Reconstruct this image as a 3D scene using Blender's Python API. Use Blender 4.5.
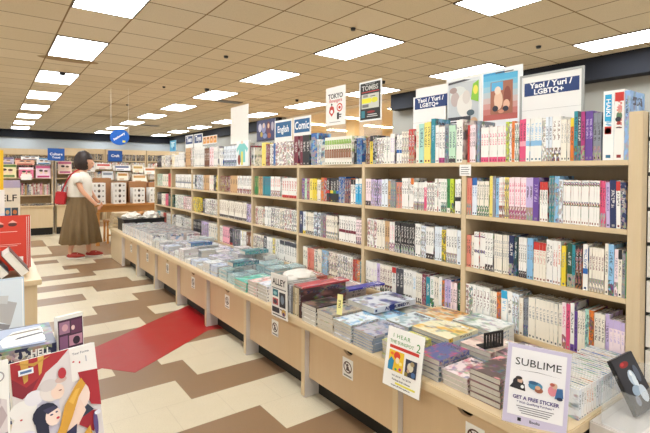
import bpy, bmesh, math, random
from mathutils import Vector, Matrix
R = math.radians
SC = bpy.context.scene
for _o in list(bpy.data.objects): bpy.data.objects.remove(_o)
COL = SC.collection

# ------------------------------------------------------------------ camera
EYE = 1.39
cam_d = bpy.data.cameras.new('camera'); cam = bpy.data.objects.new('camera', cam_d); COL.objects.link(cam)
yaw, pit, rol = 0.63419, 0.01501, 0.00675
f_ = Vector((math.sin(yaw)*math.cos(pit), math.cos(yaw)*math.cos(pit), -math.sin(pit)))
r_ = Vector((math.cos(yaw), -math.sin(yaw), 0)); u_ = r_.cross(f_)
rr = r_*math.cos(rol)+u_*math.sin(rol); uu = -r_*math.sin(rol)+u_*math.cos(rol)
mw = Matrix((rr, uu, -f_)).transposed().to_4x4(); mw.translation = Vector((0, 0, EYE))
cam.matrix_world = mw
cam_d.sensor_width = 36; cam_d.sensor_fit = 'HORIZONTAL'
cam_d.lens = 455.34/650*36
cam_d.shift_y = (179.15-216.5)/650
cam_d.clip_start = 0.05; cam_d.clip_end = 100
SC.camera = cam

# ------------------------------------------------------------------ light level
SC.view_settings.view_transform = 'Standard'
SC.view_settings.look = 'None'
SC.view_settings.gamma = 1
SC.view_settings.use_curve_mapping = False
SC.view_settings.exposure = 0.33
LAMP = 12.0          # diffuser emission
AMBIENT = 0.82       # even world fill, added through the unbuilt left and back sides
w = bpy.data.worlds.new('world'); SC.world = w; w.use_nodes = True
w.node_tree.nodes['Background'].inputs[0].default_value = (1.0, 0.97, 0.93, 1)
w.node_tree.nodes['Background'].inputs[1].default_value = AMBIENT

# ------------------------------------------------------------------ helpers
def lin(h, k=1.0):
    if isinstance(h, str):
        c = [int(h[i:i+2], 16)/255 for i in (0, 2, 4)]
    else: c = h
    return tuple(((x/12.92) if x <= .04045 else ((x+.055)/1.055)**2.4)*k for x in c)[:3]
class NT:
    def __init__(s, name, rough=.5, metallic=0):
        s.m = bpy.data.materials.new(name); s.m.use_nodes = True; s.t = s.m.node_tree
        s.b = s.t.nodes['Principled BSDF']; s.b.inputs['Roughness'].default_value = rough
        s.b.inputs['Metallic'].default_value = metallic
    def n(s, ty, **kw):
        nd = s.t.nodes.new(ty)
        for k, v in kw.items(): setattr(nd, k, v)
        return nd
    def put(s, sock, v):
        if isinstance(v, bpy.types.NodeSocket): s.t.links.new(v, sock)
        elif isinstance(v, (tuple, list)):
            v = tuple(v)
            if sock.type == 'RGBA' and len(v) == 3: v += (1,)
            sock.default_value = v
        else: sock.default_value = v
    def M(s, op, a, b=None, c=None):
        nd = s.n('ShaderNodeMath', operation=op)
        for i, x in enumerate((a, b, c)):
            if x is not None: s.put(nd.inputs[i], x)
        return nd.outputs[0]
    def mix(s, f, a, b):
        nd = s.n('ShaderNodeMix', data_type='RGBA')
        s.put(nd.inputs[0], f); s.put(nd.inputs[6], a); s.put(nd.inputs[7], b)
        return nd.outputs[2]
    def xyz(s, x, y, z):
        nd = s.n('ShaderNodeCombineXYZ')
        for i, v in enumerate((x, y, z)): s.put(nd.inputs[i], v)
        return nd.outputs[0]
    def noise(s, vec, scale, detail=2, out=0):
        nd = s.n('ShaderNodeTexNoise'); 
        if vec is not None: s.put(nd.inputs['Vector'], vec)
        nd.inputs['Scale'].default_value = scale; nd.inputs['Detail'].default_value = detail
        return nd.outputs[out]
    def pos(s): return s.n('ShaderNodeNewGeometry').outputs['Position']
    def obj(s): return s.n('ShaderNodeTexCoord').outputs['Object']
    def base(s, v): s.put(s.b.inputs['Base Color'], v)
def flat(name, col, rough=.5, metal=0, noise=0.0, scale=20):
    t = NT(name, rough, metal); c = lin(col)
    if noise:
        f = t.noise(t.obj(), scale, 3)
        t.base(t.mix(f, tuple(x*(1-noise) for x in c), tuple(min(1, x*(1+noise)) for x in c)))
    else: t.base(c)
    return t.m
def wood(name, c1, c2, axis=2, rough=.42, scale=7):
    t = NT(name, rough)
    sp = t.n('ShaderNodeSeparateXYZ'); t.put(sp.inputs[0], t.pos())
    s_ = [14.0, 14.0, 14.0]; s_[axis] = .9
    v = t.xyz(*[t.M('MULTIPLY', sp.outputs[i], s_[i]) for i in range(3)])
    f = t.noise(v, scale*.4, 4)
    f2 = t.noise(v, scale*3, 2)
    f = t.M('ADD', t.M('MULTIPLY', f, .7), t.M('MULTIPLY', f2, .3))
    t.base(t.mix(f, lin(c1), lin(c2)))
    return t.m
def emis(name, col, st):
    t = NT(name); t.base((.8, .8, .8)); t.put(t.b.inputs['Emission Color'], lin(col)); t.b.inputs['Emission Strength'].default_value = st
    return t.m

class MB:
    """mesh collector: faces with colours, design seeds and spine coordinates"""
    def __init__(s): s.v = []; s.f = []; s.mi = []; s.c = []; s.a = []; s.sd = []; s.st = []; s.uv = []
    def face(s, pts, mi=0, c=(1, 1, 1), a=(1, 1, 1), sd=0., st=0., uv=None):
        i = len(s.v); s.v += [tuple(p) for p in pts]; s.f.append(tuple(range(i, i+len(pts))))
        s.mi.append(mi); s.c.append(c); s.a.append(a); s.sd.append(sd); s.st.append(st)
        s.uv.append(uv or [(-1, -1)]*len(pts))
    def box(s, a, b, M=None, skip='', uvs=None, **kw):
        (x0, y0, z0), (x1, y1, z1) = a, b
        P = [Vector(p) for p in ((x0, y0, z0), (x1, y0, z0), (x1, y1, z0), (x0, y1, z0), (x0, y0, z1), (x1, y0, z1), (x1, y1, z1), (x0, y1, z1))]
        if M is not None: P = [M @ p for p in P]
        for n, q in (('b', (0, 3, 2, 1)), ('t', (4, 5, 6, 7)), ('y', (0, 1, 5, 4)), ('X', (1, 2, 6, 5)), ('Y', (2, 3, 7, 6)), ('x', (3, 0, 4, 7))):
            if n in skip: continue
            s.face([P[i] for i in q], uv=(uvs or {}).get(n), **kw)
    def prism(s, poly, z0, z1, M=None, **kw):
        M = M or Matrix()
        n = len(poly)
        s.face([M @ Vector((x, y, z1)) for x, y in poly], **kw)
        s.face([M @ Vector((x, y, z0)) for x, y in reversed(poly)], **kw)
        for i in range(n):
            (xa, ya), (xb, yb) = poly[i], poly[(i+1) % n]
            s.face([M @ Vector(p) for p in ((xa, ya, z0), (xb, yb, z0), (xb, yb, z1), (xa, ya, z1))], **kw)
    def tube(s, p, q, r, n=8, r2=None, **kw):
        p, q = Vector(p), Vector(q); d = (q-p).normalized(); r2 = r if r2 is None else r2
        a = d.orthogonal().normalized(); b = d.cross(a)
        A = [p+(a*math.cos(6.28318*i/n)+b*math.sin(6.28318*i/n))*r for i in range(n)]
        B = [q+(a*math.cos(6.28318*i/n)+b*math.sin(6.28318*i/n))*r2 for i in range(n)]
        for i in range(n): s.face([A[i], A[(i+1) % n], B[(i+1) % n], B[i]], **kw)
        s.face(B, **kw); s.face(A[::-1], **kw)
    def mesh(s, name, mats, merge=False, attrs=True):
        me = bpy.data.meshes.new(name); me.from_pydata(s.v, [], s.f)
        for m in (mats if isinstance(mats, (list, tuple)) else [mats]): me.materials.append(m)
        me.polygons.foreach_set('material_index', s.mi)
        if attrs:
            for nm, src in (('Col', s.c), ('Acc', s.a)):
                at = me.attributes.new(nm, 'FLOAT_COLOR', 'CORNER'); fl = []
                for c, f in zip(src, s.f): fl += [c[0], c[1], c[2], 1.0]*len(f)
                at.data.foreach_set('color', fl)
            for nm, src in (('sd', s.sd), ('st', s.st)):
                at = me.attributes.new(nm, 'FLOAT', 'FACE'); at.data.foreach_set('value', src)
            uvl = me.uv_layers.new(name='UVMap'); fl = []
            for u in s.uv:
                for q in u: fl += [q[0], q[1]]
            uvl.data.foreach_set('uv', fl)
        if merge:
            bm = bmesh.new(); bm.from_mesh(me); bmesh.ops.remove_doubles(bm, verts=bm.verts, dist=1e-5)
            bmesh.ops.recalc_face_normals(bm, faces=bm.faces); bm.to_mesh(me); bm.free()
        me.update()
        return me
    def build(s, name, mats, parent=None, bevel=0, merge=False, attrs=False, loc=None, smooth=False):
        me = s.mesh(name, mats, merge or bevel > 0, attrs)
        o = bpy.data.objects.new(name, me); COL.objects.link(o)
        if parent is not None: o.parent = parent; o.matrix_parent_inverse = parent_inv(parent)
        if loc is not None: o.location = loc
        if bevel:
            bm = bmesh.new(); bm.from_mesh(me)
            es = [e for e in bm.edges if len(e.link_faces) == 2 and e.calc_face_angle(0) > .6]
            bmesh.ops.bevel(bm, geom=es, offset=bevel, segments=2, affect='EDGES', clamp_overlap=True)
            bm.to_mesh(me); bm.free()
        if smooth:
            for p in me.polygons: p.use_smooth = True
        return o
def parent_inv(p): return Matrix.Translation(-Vector(p.location)) if p.rotation_euler[:] == (0, 0, 0) else p.matrix_basis.inverted()
def tag(o, label=None, cat=None, group=None, kind=None):
    if label: o['label'] = label
    if cat: o['category'] = cat
    if group: o['group'] = group
    if kind: o['kind'] = kind
    return o
def thing(name, loc, label, cat, group=None):
    o = bpy.data.objects.new(name, None); COL.objects.link(o); o.location = loc; o.empty_display_size = .1
    return tag(o, label, cat, group)
def struct(o): o['kind'] = 'structure'; return o
def simple(name, a, b, m, parent=None, bevel=0):
    mb = MB(); mb.box(a, b); return mb.build(name, m, parent, bevel)
TXT = {}
def text_mesh(name, s, size, m, M, parent=None, bold=.0, align='CENTER', sx=1.0, shear=0, space=1.0):
    cu = bpy.data.curves.new(name, 'FONT'); cu.body = s; cu.size = size; cu.align_x = align; cu.align_y = 'CENTER'
    cu.offset = bold*size; cu.extrude = .0002; cu.shear = shear; cu.space_character = space; cu.resolution_u = 2
    o = bpy.data.objects.new('tmp', cu); COL.objects.link(o)
    dg = bpy.context.evaluated_depsgraph_get(); me = bpy.data.meshes.new_from_object(o.evaluated_get(dg))
    bpy.data.objects.remove(o)
    me.transform(M @ Matrix.Diagonal((sx, 1, 1, 1))); me.materials.clear(); me.materials.append(m); me.name = name
    ob = bpy.data.objects.new(name, me); COL.objects.link(ob)
    if parent is not None: ob.parent = parent; ob.matrix_parent_inverse = parent_inv(parent)
    return ob
def frame(o, ex, ey):
    """matrix whose x,y axes run along ex,ey from o"""
    ex = Vector(ex).normalized(); ey = Vector(ey); ey = (ey-ex*ey.dot(ex)).normalized(); ez = ex.cross(ey)
    M = Matrix((ex, ey, ez)).transposed().to_4x4(); M.translation = Vector(o); return M
def art(name, M, shapes, m, parent, z=.0006):
    """printed picture: coloured flat shapes laid on one another"""
    mb = MB()
    for i, (col, pts) in enumerate(shapes):
        zz = z+i*.00025
        mb.face([M @ Vector((x, y, zz)) for x, y in pts], c=lin(col))
    return mb.build(name, m, parent, attrs=True)
def ell(cx, cy, rx, ry, n=14, a0=0): return [(cx+rx*math.cos(a0+6.28318*i/n), cy+ry*math.sin(a0+6.28318*i/n)) for i in range(n)]
def rc(x0, y0, x1, y1): return [(x0, y0), (x1, y0), (x1, y1), (x0, y1)]

# ------------------------------------------------------------------ materials
def make_vcol(rough=.5):
    t = NT('printed_card', rough); a = t.n('ShaderNodeAttribute', attribute_name='Col'); t.base(a.outputs['Color']); return t.m
VCOL = make_vcol()
def make_book():
    t = NT('book_cover', .38)
    A = lambda nm: t.n('ShaderNodeAttribute', attribute_name=nm)
    col = A('Col').outputs['Color']; acc = A('Acc').outputs['Color']; sd = A('sd').outputs['Fac']; st = A('st').outputs['Fac']
    uv = t.n('ShaderNodeUVMap', uv_map='UVMap'); sp = t.n('ShaderNodeSeparateXYZ'); t.put(sp.inputs[0], uv.outputs[0]); u, v = sp.outputs[0], sp.outputs[1]
    wn = t.n('ShaderNodeTexWhiteNoise', noise_dimensions='1D'); t.put(wn.inputs['W'], sd)
    rs = t.n('ShaderNodeSeparateColor'); t.put(rs.inputs[0], wn.outputs['Color']); r1, r2, r3 = rs.outputs
    gt = lambda a, b: t.M('GREATER_THAN', a, b)
    lt = lambda a, b: t.M('LESS_THAN', a, b)
    mul = lambda a, b: t.M('MULTIPLY', a, b)
    eq = lambda k: t.M('COMPARE', st, float(k), .3)
    iscover = gt(u, 1.9); isspine = mul(gt(u, -.5), lt(u, 1.5))
    # --- spine
    q = t.xyz(mul(u, 2.5), mul(v, 34.), mul(sd, 3.7))
    tn = t.noise(q, 1.0, 1)
    lo = t.M('MULTIPLY_ADD', r1, .16, .34); hi = t.M('MULTIPLY_ADD', r2, .14, .78)
    tm = mul(t.M('SUBTRACT', 1., eq(7)), mul(mul(lt(t.M('ABSOLUTE', t.M('SUBTRACT', u, .5)), .27), mul(gt(v, lo), lt(v, hi))), gt(tn, .50)))
    lum = t.n('ShaderNodeRGBToBW'); t.put(lum.inputs[0], col)
    dark = t.mix(lt(lum.outputs[0], .10), t.mix(gt(r3, .45), acc, (.035, .03, .04)), (.82, .80, .76))
    logo = mul(mul(gt(v, .03), lt(v, .075)), lt(t.M('ABSOLUTE', t.M('SUBTRACT', u, .5)), .22))
    # art patches, denser for the illustrated spines
    q2 = t.xyz(mul(u, 1.0), mul(v, 5.), mul(sd, 5.1))
    def nsat(q, sc):
        h = t.n('ShaderNodeHueSaturation'); t.put(h.inputs['Color'], t.noise(q, sc, 2, 1)); h.inputs['Saturation'].default_value = 1.7; h.inputs['Value'].default_value = .85
        g = t.n('ShaderNodeGamma'); t.put(g.inputs[0], h.outputs[0]); g.inputs[1].default_value = 1.9
        return g.outputs[0]
    artc = t.mix(.35, nsat(q2, 2.4), t.mix(gt(r2, .5), (.72, .62, .5), acc))
    lim = t.M('ADD', t.M('ADD', mul(eq(1), .30), mul(eq(5), .96)), mul(eq(2), .17))
    am = mul(mul(lt(v, lim), gt(t.noise(q2, 2.0, 1), t.M('MULTIPLY_ADD', eq(5), .05, .43))), t.M('SUBTRACT', 1., mul(eq(5), .25)))
    art7 = mul(eq(7), mul(t.M('MAXIMUM', mul(gt(v, .42), lt(v, .52)), mul(gt(v, .86), lt(v, .96))), gt(t.noise(t.xyz(mul(u, 1.5), mul(v, 22.), mul(sd, 2.3)), 1.6, 1), .46)))
    band = t.M('ADD', t.M('ADD', mul(eq(3), mul(gt(v, .36), lt(v, .48))), mul(eq(4), gt(v, .8))), mul(eq(6), lt(v, .14)))
    c = t.mix(mul(tm, .72), col, dark)
    c = t.mix(t.M('MINIMUM', band, 1.), c, acc)
    c = t.mix(logo, c, t.mix(.6, acc, (.03, .03, .03)))
    c = t.mix(art7, c, nsat(t.xyz(mul(u, 1.), mul(v, 9.), mul(sd, 1.7)), 1.5))
    c = t.mix(am, c, t.mix(eq(2), artc, (.06, .045, .05)))
    # --- cover (u from 2 to 3)
    uc = t.M('SUBTRACT', u, 2.)
    q3 = t.xyz(mul(uc, 2.2), mul(v, 3.), mul(sd, 9.3))
    n3 = t.noise(q3, 1.1, 2)
    nd_ = t.n('ShaderNodeMapRange'); t.put(nd_.inputs[0], n3); nd_.inputs[1].default_value = .5; nd_.inputs[2].default_value = .62; cc = t.mix(nd_.outputs[0], col, acc)
    nd2 = t.n('ShaderNodeMapRange'); t.put(nd2.inputs[0], t.noise(q3, 1.7, 2)); nd2.inputs[1].default_value = .52; nd2.inputs[2].default_value = .60; cc = t.mix(mul(nd2.outputs[0], .6), cc, nsat(q3, 2.0))
    ttl = mul(mul(mul(gt(v, .80), lt(v, .92)), mul(gt(uc, .12), lt(uc, .85))), gt(t.noise(t.xyz(mul(uc, 12.), mul(v, 14.), sd), 1.3, 1), .5))
    cc = t.mix(ttl, cc, t.mix(gt(r1, .5), (.9, .9, .88), (.05, .04, .08)))
    # --- page edges
    pg = t.noise(t.pos(), 260, 1)
    pc = t.mix(pg, (.56, .53, .47), (.76, .73, .66))
    out = t.mix(isspine, t.mix(iscover, pc, cc), c)
    t.base(out)
    t.put(t.b.inputs['Roughness'], t.M('ADD', .34, mul(t.M('SUBTRACT', 1., t.M('MAXIMUM', iscover, isspine)), .5)))
    return t.m
BOOK = make_book()
LAM = wood('light_maple_laminate', 'dcc8a6', 'ceb790', 2)
LAMY = wood('light_maple_laminate_along', 'e0cba8', 'd2ba92', 1)
LAMD = wood('maple_back_panel', 'b79f78', 'a98f68', 2)  # maple darkened to carry the shade behind the books
PINE = wood('golden_oak', 'c98d48', 'b0763a', 0)
PINEV = wood('golden_oak_upright', 'cf944e', 'b57b3e', 2)
DOORM = wood('maple_door', 'd6bb96', 'cbae88', 2, scale=4)
LEGW = flat('grey_white_laminate', 'd6cfc9', .45, noise=.05, scale=9)
BLACK = flat('black_recess', '17150f', .6)
BLK = flat('black_plastic', '1a1a1d', .4)
WHITE = flat('white_card', 'f1f0ec', .5)
PAPER = flat('white_paper', 'ece8e0', .7, noise=.05, scale=40)
NAVY = flat('navy_paint', '080d1a', .8)
NAVYS = flat('navy_print', '1d3a74', .5)
BLUE = flat('blue_sign_card', '0f4f9f', .45)
DISC = flat('bright_blue_card', '0a62c8', .45)
INK = flat('black_ink', '1a1820', .6)
WINK = flat('white_ink', 'f4f5f6', .5)
REDINK = flat('red_ink', 'c8342c', .5)
VIOLET = flat('violet_ink', '4b3a80', .5)
GREENINK = flat('green_ink', '5f9a55', .5)
METAL = flat('brushed_metal', 'a9a9a8', .35, .9)
GREYWALL = flat('grey_wall_paint', '94938c', .8, noise=.02, scale=3)
BLUEWALL = flat('blue_grey_wall_paint', 'b4bcc2', .8)
WARMWALL = flat('cream_wall_paint', 'efdfbe', .8)
CARD = flat('brown_cardboard', 'a9784e', .75, noise=.06, scale=12)
def make_clear(name, tint=(.93, .97, .97), a=.12, rough=.05):
    t = NT(name, rough); t.base(tint); t.b.inputs['Alpha'].default_value = a; t.b.inputs['Specular IOR Level'].default_value = .8
    return t.m
CLEAR = make_clear('clear_acrylic')
WRAP = make_clear('shrink_wrap', (.92, .96, .98), .26, .1)
LIGHTM = None
def make_diffuser():
    t = NT('prismatic_diffuser', .4); sp = t.n('ShaderNodeSeparateXYZ'); t.put(sp.inputs[0], t.pos())
    f = t.M('MULTIPLY', t.M('SINE', t.M('MULTIPLY', sp.outputs[0], 31.)), t.M('SINE', t.M('MULTIPLY', sp.outputs[1], 10.3)))
    st = t.M('MULTIPLY_ADD', t.M('ABSOLUTE', f), LAMP*.12, LAMP)
    t.base((.8, .8, .8)); t.put(t.b.inputs['Emission Color'], (.93, .975, 1.0)); t.put(t.b.inputs['Emission Strength'], st)
    return t.m
DIFF = make_diffuser()
def make_ceiling():
    t = NT('ceiling_tile', .95); sp = t.n('ShaderNodeSeparateXYZ'); t.put(sp.inputs[0], t.pos())
    def line(s, o):
        k = t.M('DIVIDE', t.M('SUBTRACT', s, o), .6096)
        fr = t.M('ABSOLUTE', t.M('SUBTRACT', k, t.M('ROUND', k)))
        return t.M('LESS_THAN', fr, .0145)
    g = t.M('MAXIMUM', line(sp.outputs[0], 4.9403), line(sp.outputs[1], 3.5374))
    tx = t.M('FLOOR', t.M('DIVIDE', t.M('SUBTRACT', sp.outputs[0], 4.9403), .6096)); ty = t.M('FLOOR', t.M('DIVIDE', t.M('SUBTRACT', sp.outputs[1], 3.5374), .6096))
    wn = t.n('ShaderNodeTexWhiteNoise', noise_dimensions='2D'); t.put(wn.inputs['Vector'], t.xyz(tx, ty, 0.))
    c = t.mix(wn.outputs['Value'], lin('dfd1b6'), lin('e8dbc3'))
    fine = t.noise(t.pos(), 90, 3); c = t.mix(t.M('MULTIPLY', t.M('GREATER_THAN', fine, .58), .16), c, lin('a08c6a'))
    # water stains, each with its own place and shape
    wob = t.M('MULTIPLY', t.noise(t.pos(), 3.5, 3), .5)
    for (x, y, rx, ry, k) in ((.98, 7.98, .42, .16, .75), (2.2, 9.2, .32, .14, .3), (2.6, 12.5, .4, .2, .35), (5.3, 9.6, .4, .2, .3), (3.0, 15.5, .6, .3, .35), (.9, 15.6, .5, .25, .35)):
        dx = t.M('DIVIDE', t.M('SUBTRACT', sp.outputs[0], x), rx); dy = t.M('DIVIDE', t.M('SUBTRACT', sp.outputs[1], y), ry)
        d = t.M('ADD', t.M('SQRT', t.M('ADD', t.M('MULTIPLY', dx, dx), t.M('MULTIPLY', dy, dy))), t.M('SUBTRACT', wob, .25))
        c = t.mix(t.M('MULTIPLY', t.M('LESS_THAN', d, 1.), k), c, lin('98794e'))
    c = t.mix(g, c, lin('947b59'))
    t.base(c)
    t.b.inputs['Specular IOR Level'].default_value = .1
    return t.m
CEIL = make_ceiling()
def make_floor(name, c1, c2, seams=True, rough=.34):
    t = NT(name, rough); sp = t.n('ShaderNodeSeparateXYZ'); t.put(sp.inputs[0], t.pos())
    f = t.noise(t.pos(), 6, 3); f2 = t.noise(t.pos(), 160, 2)
    c = t.mix(f, lin(c1), lin(c2)); c = t.mix(t.M('MULTIPLY', t.M('GREATER_THAN', f2, .6), .12), c, lin('6b5540'))
    if seams:
        ky = t.M('DIVIDE', t.M('SUBTRACT', sp.outputs[1], .261), .3048)
        row = t.M('FLOOR', ky); ly = t.M('LESS_THAN', t.M('ABSOLUTE', t.M('SUBTRACT', ky, t.M('ROUND', ky))), .006)
        kx = t.M('ADD', t.M('DIVIDE', t.M('SUBTRACT', sp.outputs[0], .0716), .3048), t.M('MULTIPLY', t.M('MODULO', t.M('ABSOLUTE', row), 2.), .5))
        lx = t.M('LESS_THAN', t.M('ABSOLUTE', t.M('SUBTRACT', kx, t.M('ROUND', kx))), .006)
        c = t.mix(t.M('MULTIPLY', t.M('MAXIMUM', lx, ly), .18), c, lin('7c6a52'))
    t.base(c); t.put(t.b.inputs['Roughness'], t.M('MULTIPLY_ADD', f, .14, rough-.04))
    return t.m
FB = make_floor('beige_vinyl_tile', 'cfc3a8', 'd9ceb5'); FD = make_floor('brown_vinyl_tile', '866a4e', '937659'); FR = make_floor('red_vinyl_tile', 'a30e14', 'b0161b')

# ------------------------------------------------------------------ structure
CZ = 3.087
mb = MB(); mb.box((-7, -3, CZ), (7.45, 23.1, CZ+.06)); struct(mb.build('ceiling', CEIL))
# floor: rows of vinyl tile, colour steps on half-tile edges; number = half-tile index where colour flips
ROWS = {4: 'b', 5: 'd', 6: 'd8b', 7: 'b', 8: 'b6d', 9: 'd7b', 10: 'b4d6b', 11: 'd', 12: 'd', 13: 'b7d', 14: 'd8b', 15: 'b5d', 16: 'b8d', 17: 'd5b', 18: 'b6d',
        19: 'd9b', 20: 'b', 21: 'd7b', 22: 'b6d', 23: 'b5d', 24: 'b8d', 25: 'b2d5b', 26: 'b6d', 27: 'd', 28: 'b5d', 29: 'b5d', 30: 'b5d', 31: 'd5b', 32: 'd5b', 33: 'd5b'}
rg = random.Random(4)
fl = MB()
def fx(m): return .0716+.1524*m
for k in range(-11, 75):
    s = ROWS.get(k)
    if s is None:
        s = rg.choice(['b%dd', 'd%db', 'b', 'd', 'b%dd'])
        if '%' in s: s = s % rg.randint(3, 9)
    y0, y1 = .261+.3048*k, .261+.3048*(k+1)
    # split string to tokens
    import re
    tk = re.findall(r'[bd]|\d+', s); x = -7.; cur = None; i = 0
    while i < len(tk):
        cur = tk[i]; nx = fx(int(tk[i+1])) if i+1 < len(tk) else 7.45
        if i+1 >= len(tk) and nx > 3.5:
            fl.face([(x, y0, 0), (2.6, y0, 0), (2.6, y1, 0), (x, y1, 0)], mi='bd'.index(cur)); x = 2.6
            for q in range(6):
                xe = min(7.45, x+.3048*3); c2 = 'bd'.index(cur) if (q+k//2) % 2 else 1-'bd'.index(cur)
                fl.face([(x, y0, 0), (xe, y0, 0), (xe, y1, 0), (x, y1, 0)], mi=c2); x = xe
                if x >= 7.44: break
            break
        fl.face([(x, y0, 0), (nx, y0, 0), (nx, y1, 0), (x, y1, 0)], mi='bd'.index(cur)); x = nx; i += 2
struct(fl.build('floor', [FB, FD]))
mb = MB(); mb.prism([(1.7, 3.75), (1.539, 3.80), (1.076, 3.472), (.80, 3.283), (.63, 3.49), (.1, 3.30), (.1, 3.55), (.702, 3.965), (1.129, 4.262), (1.60, 4.59), (1.7, 4.66)][::-1], .0002, .0012)
o = mb.build('trim_1', FR); struct(o)
# right wall with its wide opening, navy soffit band
WX = 7.3
mb = MB(); mb.box((WX, -3, 0), (WX+.15, 7.37, CZ)); struct(mb.build('wall_right', GREYWALL))
mb = MB(); mb.box((WX, 12.2, 0), (WX+.15, 23, CZ)); struct(mb.build('wall_right_far', GREYWALL))
mb = MB(); mb.box((WX-.25, -3, 2.755), (WX-.001, 7.18, CZ-.001)); struct(mb.build('trim_2', NAVY))
mb = MB(); mb.box((WX-.12, 12.2, 2.755), (WX-.001, 22.87, CZ-.001)); struct(mb.build('trim_3', NAVY))
mb = MB(); mb.box((-7, 23, 0), (WX+.15, 23.15, CZ)); struct(mb.build('wall_far', BLUEWALL))
mb = MB(); mb.box((-7, 22.88, 2.76), (WX, 22.999, CZ-.001)); struct(mb.build('trim_4', NAVY))
# cafe room through the opening
mb = MB(); mb.box((WX+.15, 6.5, -.02), (13, 14, -.0001)); struct(mb.build('floor_back_room', FD))
mb = MB(); mb.box((WX+.16, 5.5, CZ-.06), (13, 15, CZ)); struct(mb.build('ceiling_back_room', WARMWALL))
mb = MB(); mb.box((12.9, 5.5, 0), (13, 15, CZ-.061)); struct(mb.build('wall_back_room', WARMWALL))
mb = MB(); mb.box((WX+.16, 5.4, 0), (12.99, 5.499, CZ)); struct(mb.build('wall_back_room_near', WARMWALL))
mb = MB(); mb.box((WX+.16, 15.001, 0), (12.99, 15.1, CZ)); struct(mb.build('wall_back_room_far', WARMWALL))
WARM = emis('warm_diffuser', 'ffe2b0', 26)
for i, (x, y) in enumerate([(8.6, 8.1), (8.6, 10.3), (8.6, 12.4), (10.8, 9.2), (10.8, 11.6), (10.8, 13.6)]):
    t = thing('ceiling_light', (x, y, CZ-.08), 'warm fluorescent ceiling light in the room beyond the opening', 'ceiling light', 'warm ceiling lights in the back room')
    simple('fixture_housing', (x-.62, y-.16, CZ-.1), (x+.62, y+.16, CZ-.0605), WHITE, t); simple('diffuser', (x-.6, y-.14, CZ-.115), (x+.6, y+.14, CZ-.1002), WARM, t)
for i, (x, y) in enumerate([(9.6, 8.6), (9.6, 11.4)]):
    simple('square_column', (x-.2, y-.2, 0), (x+.2, y+.2, CZ-.061), WARMWALL)
    struct(bpy.context.scene.objects[-1]) if False else None
for o in list(COL.objects):
    if o.name.startswith('square_column'): o.name = 'trim_%d' % (5+int(o.name[-1]) if o.name[-1].isdigit() else 5); struct(o)

# ------------------------------------------------------------------ ceiling lights
GX = lambda i: 4.9403+.6096*i
GY = lambda j: 3.5374+.6096*j
FRM = flat('fixture_frame', '5a4c3c', .6)
LX = [(-12, 'leftmost'), (-7, 'left'), (-2, 'middle'), (2, 'right')]  # leftmost row is unseen, added for its light
ORD = ['first', 'second', 'third', 'fourth', 'fifth', 'sixth', 'seventh', 'eighth', 'ninth']
def make_light():
    t = thing('ceiling_light', (0, 0, 0), '', 'ceiling light')
    m_ = MB(); W, L = .3048, .6096
    for a, b in (((-W, -L, -.012), (-W+.016, L, .0)), ((W-.016, -L, -.012), (W, L, .0)), ((-W+.016, -L, -.012), (W-.016, -L+.016, .0)), ((-W+.016, L-.016, -.012), (W-.016, L, .0))): m_.box(a, b)
    m_.build('frame', FRM, t)
    simple('diffuser', (-W+.017, -L+.017, -.008), (W-.017, L-.017, -.001), DIFF, t)
    return t
proto = make_light(); first = True
for ci, cn in LX:
    rk = 0
    for n in range(-2, 8):
        x, y = GX(ci)+.3048, GY(4*n+2)
        if y > 22.5: continue
        if ci == -12 and n > 3: continue
        if n == -2 and ci != -7 and ci != 2: pass
        if first: t = proto; first = False
        else:
            t = proto.copy(); COL.objects.link(t)
            for ch in list(proto.children):
                c = ch.copy(); COL.objects.link(c); c.parent = t
        t.location = (x, y, CZ-.001)
        vis = (ci == -7 and n >= -1) or (ci == -2 and n >= -1) or (ci == 2 and n >= -1)
        if vis:
            t['label'] = 'prismatic fluorescent ceiling light, %s nearest of the %s row' % (ORD[min(rk, 8)], cn); rk += 1; t['group'] = 'fluorescent ceiling lights of the %s row' % cn
        else: t['label'] = 'prismatic fluorescent ceiling light outside the picture'; t['group'] = 'fluorescent ceiling lights out of view'
# detectors, sprinklers, vents
def puck(x, y, r, hgt, lab, nm, cat, m_=BLK):
    b = MB(); b.tube((x, y, CZ-.0005), (x, y, CZ-hgt), r, 14, r*.8); tag(b.build(nm, m_), lab, cat)

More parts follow.
